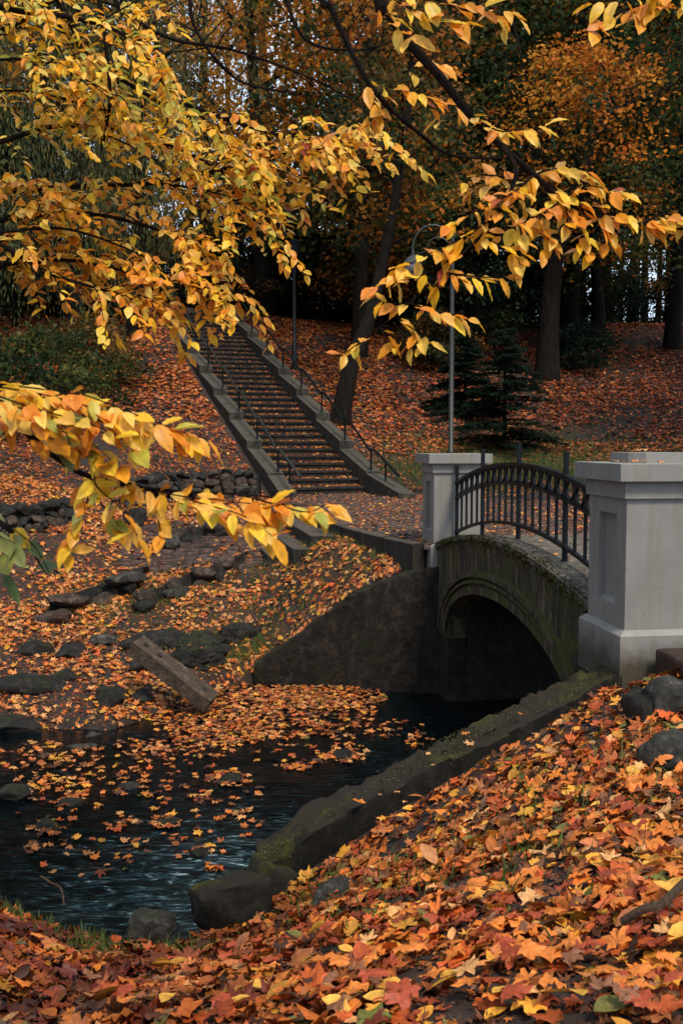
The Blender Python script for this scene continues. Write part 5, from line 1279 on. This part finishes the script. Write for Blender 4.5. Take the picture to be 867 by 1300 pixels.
def branch(label, stems, twigs, lsz, keys, seed, step=.05, nmax=300, droop=.6, rstem=.012, auto=0, auto_len=.35):
    """stems/twigs: pixel polylines with distance. Leaves grow alternately along the twigs."""
    rg = random.Random(seed); org = P(*stems[0][0]); t = thing('tree_branch', label, 'branch', org[:])
    lines = []
    for i, s in enumerate(stems):
        q = [P(*a) for a in s]
        if i == 0 and s[0][0] < 0 or s[0][1] < 0:      # carry the limb on towards its tree outside the frame
            e = (q[0] - q[1]).normalized() + Vector((-.4 if s[0][0] < 300 else .2, 0, .35)); q = [q[0] + e * 2.6 + Vector((0, 0, .5)), q[0] + e * 1.1] + q
        w_ = smooth_path(q, 6); r0 = rstem * (1 if i == 0 else .65); rads = list(np.linspace(r0 * (1.8 if len(q) > len(s) else 1), r0 * .28, len(w_)))
        MB().tube([p - org for p in w_], rads, 7).build('stem', 'twig_bark', t, smooth=True); lines.append(w_[12:] if len(q) > len(s) else w_)
    tw = []
    for s in twigs: tw.append(smooth_path([P(*a) for a in s], 6))
    for w_ in lines[:]:
        L = sum((b - a).length for a, b in zip(w_[:-1], w_[1:])); nn = int(auto * L)
        for k in range(nn):
            i = rg.randrange(int(len(w_) * .12), len(w_) - 1); b = w_[i]; tt = (w_[i + 1] - w_[i]).normalized(); sd = tt.cross(Vector((0, 0, 1))).normalized() * rg.choice((-1, 1))
            d = (tt * rg.uniform(.3, 1) + sd * rg.uniform(.2, 1.0) + Vector((0, 0, rg.uniform(-.42, .28)))).normalized(); ln = auto_len * rg.uniform(.5, 1.3)
            tw.append(smooth_path([b, b + d * ln * .5 + Vector((0, 0, .02)), b + d * ln + Vector((0, 0, -.10 * ln / .35))], 4))
    mb = MB()
    for w_ in tw: mb.tube([p - org for p in w_], list(np.linspace(rstem * .32, .0012, len(w_))), 5)
    if tw: mb.build('twigs', 'twig_bark', t, smooth=True)
    spots = []
    for w_ in tw:
        acc = 0; nxt = step * .6; side = 1; L = sum((b - a).length for a, b in zip(w_[:-1], w_[1:]))
        for a, b in zip(w_[:-1], w_[1:]):
            l = (b - a).length
            while acc + l >= nxt:
                p = a.lerp(b, (nxt - acc) / l); tt = (b - a).normalized(); side = -side; spots.append((p, tt, side, nxt / L)); nxt += step * rg.uniform(.6, 1.4)
            acc += l
        spots.append((w_[-1], (w_[-1] - w_[-2]).normalized(), 0, 1))
    rg.shuffle(spots); rest = []
    for j, (p, tt, side, fr) in enumerate(spots):
        hz = tt.cross(Vector((0, 0, 1))); hz = hz.normalized() if hz.length > .1 else Vector((1, 0, 0))
        d = tt * rg.uniform(.35, .9) + hz * side * rg.uniform(.35, .9) + Vector((0, 0, -droop * rg.uniform(.3, 1.9)))
        nr = Vector((rg.gauss(0, .5), -rg.uniform(.0, 1.0), rg.uniform(.2, 1.2)))
        key = rg.choices([k for k, _ in keys], [w2 for _, w2 in keys])[0]
        sz = lsz * rg.uniform(.65, 1.2)
        if j < nmax: leaf_at(t, org, p + d.normalized() * .008, d, nr, sz, key, rg)
        else: rest.append(((p - org)[:], d[:], nr[:], sz, HCOL[key][rg.randrange(len(HCOL[key]))]))
    if rest:
        po, dd, nn, ss, cc = (np.array(q) for q in zip(*rest))
        A = scatter([(v[0], v[1]) for v in VT], po, bases(nn, dd), ss, cc)
        tag(link('leaves', mk_mesh('leaves', A[0], A[1], 'hanging_leaf', A[2], smooth=True), t), kind='stuff')
    return len(spots)
nl = []
nl.append(branch('yellow leaved branch reaching in at left, hanging in front of the stone wall', [[(-60, 470, 2.6), (0, 520, 2.5), (70, 579, 2.5), (115, 605, 2.5), (200, 622, 2.5), (300, 627, 2.55), (370, 634, 2.6)]],
   [[(0, 500, 2.5), (60, 505, 2.45), (130, 520, 2.4), (200, 540, 2.45), (262, 556, 2.5)], [(-20, 520, 2.35), (40, 545, 2.35), (90, 570, 2.4), (120, 585, 2.45)], [(-10, 500, 2.3), (50, 520, 2.3), (120, 540, 2.35), (170, 565, 2.4)], [(100, 520, 2.4), (150, 545, 2.4), (190, 560, 2.45)], [(-20, 485, 2.5), (40, 492, 2.5), (100, 500, 2.5)], [(120, 600, 2.45), (125, 620, 2.4), (160, 650, 2.4), (175, 680, 2.4)], [(-10, 490, 2.4), (50, 500, 2.4), (110, 515, 2.4), (160, 535, 2.4)], [(0, 510, 2.5), (60, 540, 2.5), (110, 560, 2.45), (150, 590, 2.4)],
    [(115, 605, 2.5), (160, 612, 2.5), (220, 628, 2.45), (280, 635, 2.5), (330, 640, 2.5), (420, 642, 2.55)], [(200, 622, 2.5), (260, 640, 2.45), (310, 655, 2.4), (345, 680, 2.4)], [(115, 605, 2.5), (110, 640, 2.4), (95, 670, 2.4), (90, 700, 2.4)],
    [(115, 605, 2.5), (130, 640, 2.5), (150, 665, 2.5)], [(200, 622, 2.5), (200, 650, 2.5), (205, 680, 2.45)], [(-20, 500, 2.3), (30, 520, 2.3), (80, 545, 2.35), (90, 570, 2.4)], [(300, 627, 2.55), (350, 640, 2.5), (390, 650, 2.5), (415, 640, 2.5)],
    [(60, 505, 2.45), (100, 500, 2.4), (170, 525, 2.4), (240, 552, 2.45)], [(20, 500, 2.5), (50, 530, 2.4), (50, 560, 2.4)], [(240, 625, 2.5), (270, 640, 2.5), (290, 662, 2.5)], [(320, 632, 2.5), (330, 655, 2.5), (345, 668, 2.5)]],
   .073, [('gold', 6), ('amber', 4), ('lime', 1.4), ('green', .3)], 1, .019, 300, .75, .008))
nl.append(branch('drooping twig of greener leaves at the left frame edge below the yellow branch', [[(-30, 640, 2.6), (10, 670, 2.5), (40, 700, 2.5), (60, 730, 2.5)]],
   [[(-30, 640, 2.6), (15, 670, 2.5), (45, 695, 2.45), (62, 725, 2.5)], [(10, 670, 2.5), (-5, 700, 2.5), (5, 725, 2.5)], [(-20, 660, 2.4), (0, 680, 2.4), (20, 690, 2.4)]], .078, [('green', 6), ('lime', 2), ('gold', 1)], 2, .05, 300, .8, .005))
D = 3.9
nl.append(branch('long diagonal branch of golden oval leaves hanging across the right half', [[(478, -40, D), (492, 10, D), (518, 52, D), (559, 98, D), (595, 144, D), (637, 186, D), (678, 222, D), (714, 253, D), (755, 273, D), (812, 284, D), (866, 291, D)],
    [(637, 186, D), (655, 215, D - .1), (640, 260, D - .2), (610, 300, D - .2), (560, 345, D - .2), (520, 385, D - .2), (470, 425, D - .2)]],
   [[(595, 144, D), (630, 165, D - .1), (660, 165, D - .2), (690, 158, D - .2)], [(678, 222, D), (700, 215, D + .1), (730, 222, D + .1), (775, 240, D + .1)], [(678, 222, D), (650, 245, D - .2), (615, 262, D - .2), (572, 285, D - .2)],
    [(655, 215, D), (640, 225, D), (620, 235, D), (600, 242, D)], [(714, 253, D), (690, 270, D - .1), (660, 285, D - .1), (630, 300, D - .1)], [(714, 253, D), (720, 280, D), (705, 300, D), (690, 318, D)],
    [(755, 273, D), (760, 285, D), (775, 300, D), (748, 320, D)], [(755, 273, D), (740, 290, D), (735, 315, D)], [(812, 284, D), (830, 280, D), (850, 278, D), (867, 290, D)], [(714, 253, D), (745, 236, D), (790, 246, D)], [(755, 273, D), (790, 272, D), (835, 292, D)], [(812, 284, D), (845, 272, D), (880, 278, D)], [(678, 222, D), (705, 214, D), (745, 216, D)], [(700, 248, D), (690, 280, D), (700, 305, D)], [(690, 240, D), (720, 262, D), (745, 300, D)], [(640, 225, D), (610, 222, D), (590, 232, D)], [(640, 260, D - .2), (620, 280, D - .2), (590, 300, D - .2), (560, 315, D - .2), (520, 335, D - .2), (480, 362, D - .2)],
    [(560, 345, D - .2), (590, 350, D - .2), (630, 352, D - .2), (655, 345, D - .2)], [(520, 385, D - .2), (550, 395, D - .2), (580, 400, D - .2), (600, 405, D - .2)], [(520, 385, D - .2), (490, 385, D - .2), (475, 375, D - .2)],
    [(500, 400, D - .2), (520, 415, D - .2), (545, 432, D - .2)], [(470, 425, D - .2), (450, 440, D - .2), (438, 448, D - .2)], [(640, 260, D - .2), (660, 290, D - .2), (665, 320, D - .2)], [(610, 300, D - .2), (640, 315, D - .2), (660, 330, D - .2)],
    [(697, 235, D), (730, 255, D), (760, 260, D)], [(545, 345, D - .2), (530, 350, D - .2), (500, 355, D - .2)], [(590, 320, D - .2), (570, 330, D - .2), (555, 362, D - .2)], [(650, 240, D), (665, 262, D), (680, 290, D)], [(480, 415, D - .2), (500, 430, D - .2), (520, 440, D - .2)]],
   .083, [('gold', 6), ('amber', 4), ('red', .08)], 3, .023, 300, .9, .015))
nl.append(branch('dark arching branch with a few golden sprays at top centre', [[(405, -40, 4.2), (420, 10, 4.2), (461, 93, 4.2), (492, 134, 4.2), (533, 170, 4.2), (570, 196, 4.2), (626, 201, 4.2), (655, 198, 4.2)]],
   [[(461, 93, 4.2), (470, 120, 4.2), (480, 150, 4.2)], [(480, 120, 4.2), (500, 110, 4.1), (540, 120, 4.1), (580, 135, 4.1)], [(533, 120, 4.1), (550, 140, 4.1), (560, 150, 4.1)], [(492, 134, 4.2), (460, 150, 4.2), (430, 165, 4.2)], [(520, 100, 4.1), (530, 80, 4.1), (560, 80, 4.1)]],
   .088, [('gold', 5), ('amber', 4)], 4, .036, 300, .9, .010))
nl.append(branch('spray of golden leaves hanging from the top edge right of centre', [[(500, -60, 3.7), (530, -20, 3.7), (580, 10, 3.7), (650, 20, 3.7)]],
   [[(500, -10, 3.7), (540, 0, 3.7), (600, 5, 3.7), (650, 15, 3.7)], [(500, 0, 3.7), (530, 15, 3.7), (560, 25, 3.7), (585, 30, 3.7)], [(490, 10, 3.7), (500, 30, 3.7), (520, 45, 3.7)], [(600, 0, 3.7), (620, 15, 3.7), (640, 30, 3.7)], [(480, -10, 3.7), (480, 10, 3.7), (500, 20, 3.7)]], .09, [('gold', 5), ('amber', 4)], 5, .03, 300, .9, .008))
nl.append(branch('spray of golden leaves in the top right corner', [[(900, -50, 3.7), (850, -5, 3.7), (800, 10, 3.7), (755, 30, 3.7)]],
   [[(870, -5, 3.7), (830, 0, 3.7), (790, 15, 3.7), (756, 38, 3.7)], [(880, 5, 3.7), (840, 10, 3.7), (810, 20, 3.7)], [(860, -10, 3.7), (820, -5, 3.7), (780, 0, 3.7), (750, 2, 3.7)]], .09, [('gold', 5), ('amber', 4)], 6, .03, 300, .9, .007))
LT = [('upper yellow branch sweeping from the top left corner down to the right', [[(30, -60, 5), (90, 30, 5), (110, 70, 5), (170, 110, 5), (240, 150, 5), (300, 190, 5), (330, 240, 5)]], [('gold', 6), ('lime', 1.6)], 5.0),
      ('long dark horizontal branch with yellow leaves across the left middle', [[(-60, 246, 5.2), (0, 243, 5.2), (90, 237, 5.2), (200, 232, 5.2), (280, 215, 5.2), (360, 195, 5.1), (440, 185, 5.0)], [(200, 232, 5.2), (240, 238, 5.1), (285, 248, 5), (305, 262, 4.9)]], [('gold', 5), ('amber', 2.5), ('lime', .8), ('red', .25)], 5.1),
      ('low yellow branch descending from the left edge towards the stair top', [[(-60, 290, 4.8), (0, 310, 4.8), (60, 345, 4.8), (130, 368, 4.8), (185, 385, 4.8)], [(0, 295, 4.8), (80, 290, 4.8), (160, 315, 4.8), (230, 350, 4.8), (285, 378, 4.8)]], [('gold', 5), ('amber', 4)], 4.8),
      ('top left corner branch with greenish yellow leaves against the sky', [[(-60, -30, 4.6), (10, 10, 4.6), (80, 20, 4.6), (150, 40, 4.6), (190, 80, 4.6), (215, 120, 4.6)], [(-40, 80, 4.6), (30, 75, 4.6), (90, 90, 4.6), (150, 130, 4.6)]], [('lime', 2.2), ('gold', 6), ('amber', 1)], 4.6),
      ('second yellow branch below the top left corner, thick with small leaves', [[(-60, 190, 5.3), (0, 180, 5.3), (70, 160, 5.3), (150, 165, 5.3), (230, 190, 5.3), (300, 225, 5.3), (370, 240, 5.2)]], [('gold', 6), ('lime', 1.1)], 5.3),
      ('yellow branch in the middle left between the long branch and the low one', [[(-60, 270, 5.0), (20, 275, 5.0), (100, 270, 5.0), (180, 285, 5.0), (240, 310, 5.0), (290, 340, 5)]], [('gold', 5), ('amber', 4)], 5.0),
      ('lowest left yellow branch over the dark shrubs', [[(-60, 340, 4.9), (10, 335, 4.9), (80, 330, 4.9), (150, 342, 4.9), (205, 362, 4.9)]], [('gold', 4), ('amber', 5)], 4.9),
      ('topmost yellow branch running along the top left edge', [[(-60, 40, 4.9), (10, 35, 4.9), (80, -5, 4.9), (140, 5, 4.9), (180, 20, 4.9)], [(-60, 120, 4.9), (20, 115, 4.9), (80, 125, 4.9), (140, 150, 4.9)]], [('gold', 6), ('lime', 1.1)], 4.9),
      ('yellow branch tip reaching to the centre left of the dark arching branch', [[(230, 130, 5), (300, 155, 5), (370, 175, 5), (430, 180, 5), (460, 175, 5)]], [('gold', 6), ('amber', 2)], 5.0)]
for i, (lb, stm, keys, d) in enumerate(LT):
    nl.append(branch(lb, stm, [], .063, keys, 20 + i, .027, 300, .38, .012, auto=23, auto_len=.32))
# bare thin twigs crossing the sky at top
for i, (lb, s) in enumerate([('bare dark twig arching across the sky at upper left', [(140, -10, 6), (165, 20, 6), (220, 50, 6), (290, 62, 6), (360, 85, 6), (420, 110, 6)]), ('bare hanging twig in the upper left foliage', [(125, -10, 4.8), (135, 60, 4.8), (140, 130, 4.8), (130, 190, 4.8)]),
                             ('bare crooked twig above the stairs', [(360, -10, 7), (380, 40, 7), (410, 60, 7), (470, 62, 7), (520, 40, 7)]), ('bare thin twig crossing above the horizontal branch', [(240, -10, 6), (250, 40, 6), (300, 100, 6), (380, 120, 6)])]):
    w_ = smooth_path([P(*a) for a in s], 6); mb = MB().tube(w_, list(np.linspace(.014, .005, len(w_))), 6); rg = random.Random(i)
    for _ in range(9):
        b = w_[rg.randrange(3, len(w_) - 1)]; e = Vector((rg.uniform(-1, 1), rg.uniform(-.3, .3), rg.uniform(-.6, .8))) * rg.uniform(.2, .55); mb.tube([b, b + e * .5 + Vector((0, 0, .03)), b + e], [.005, .004, .002], 4)
    tag(mb.build('bare_branch', 'twig_bark', None, smooth=True), lb, 'branch')
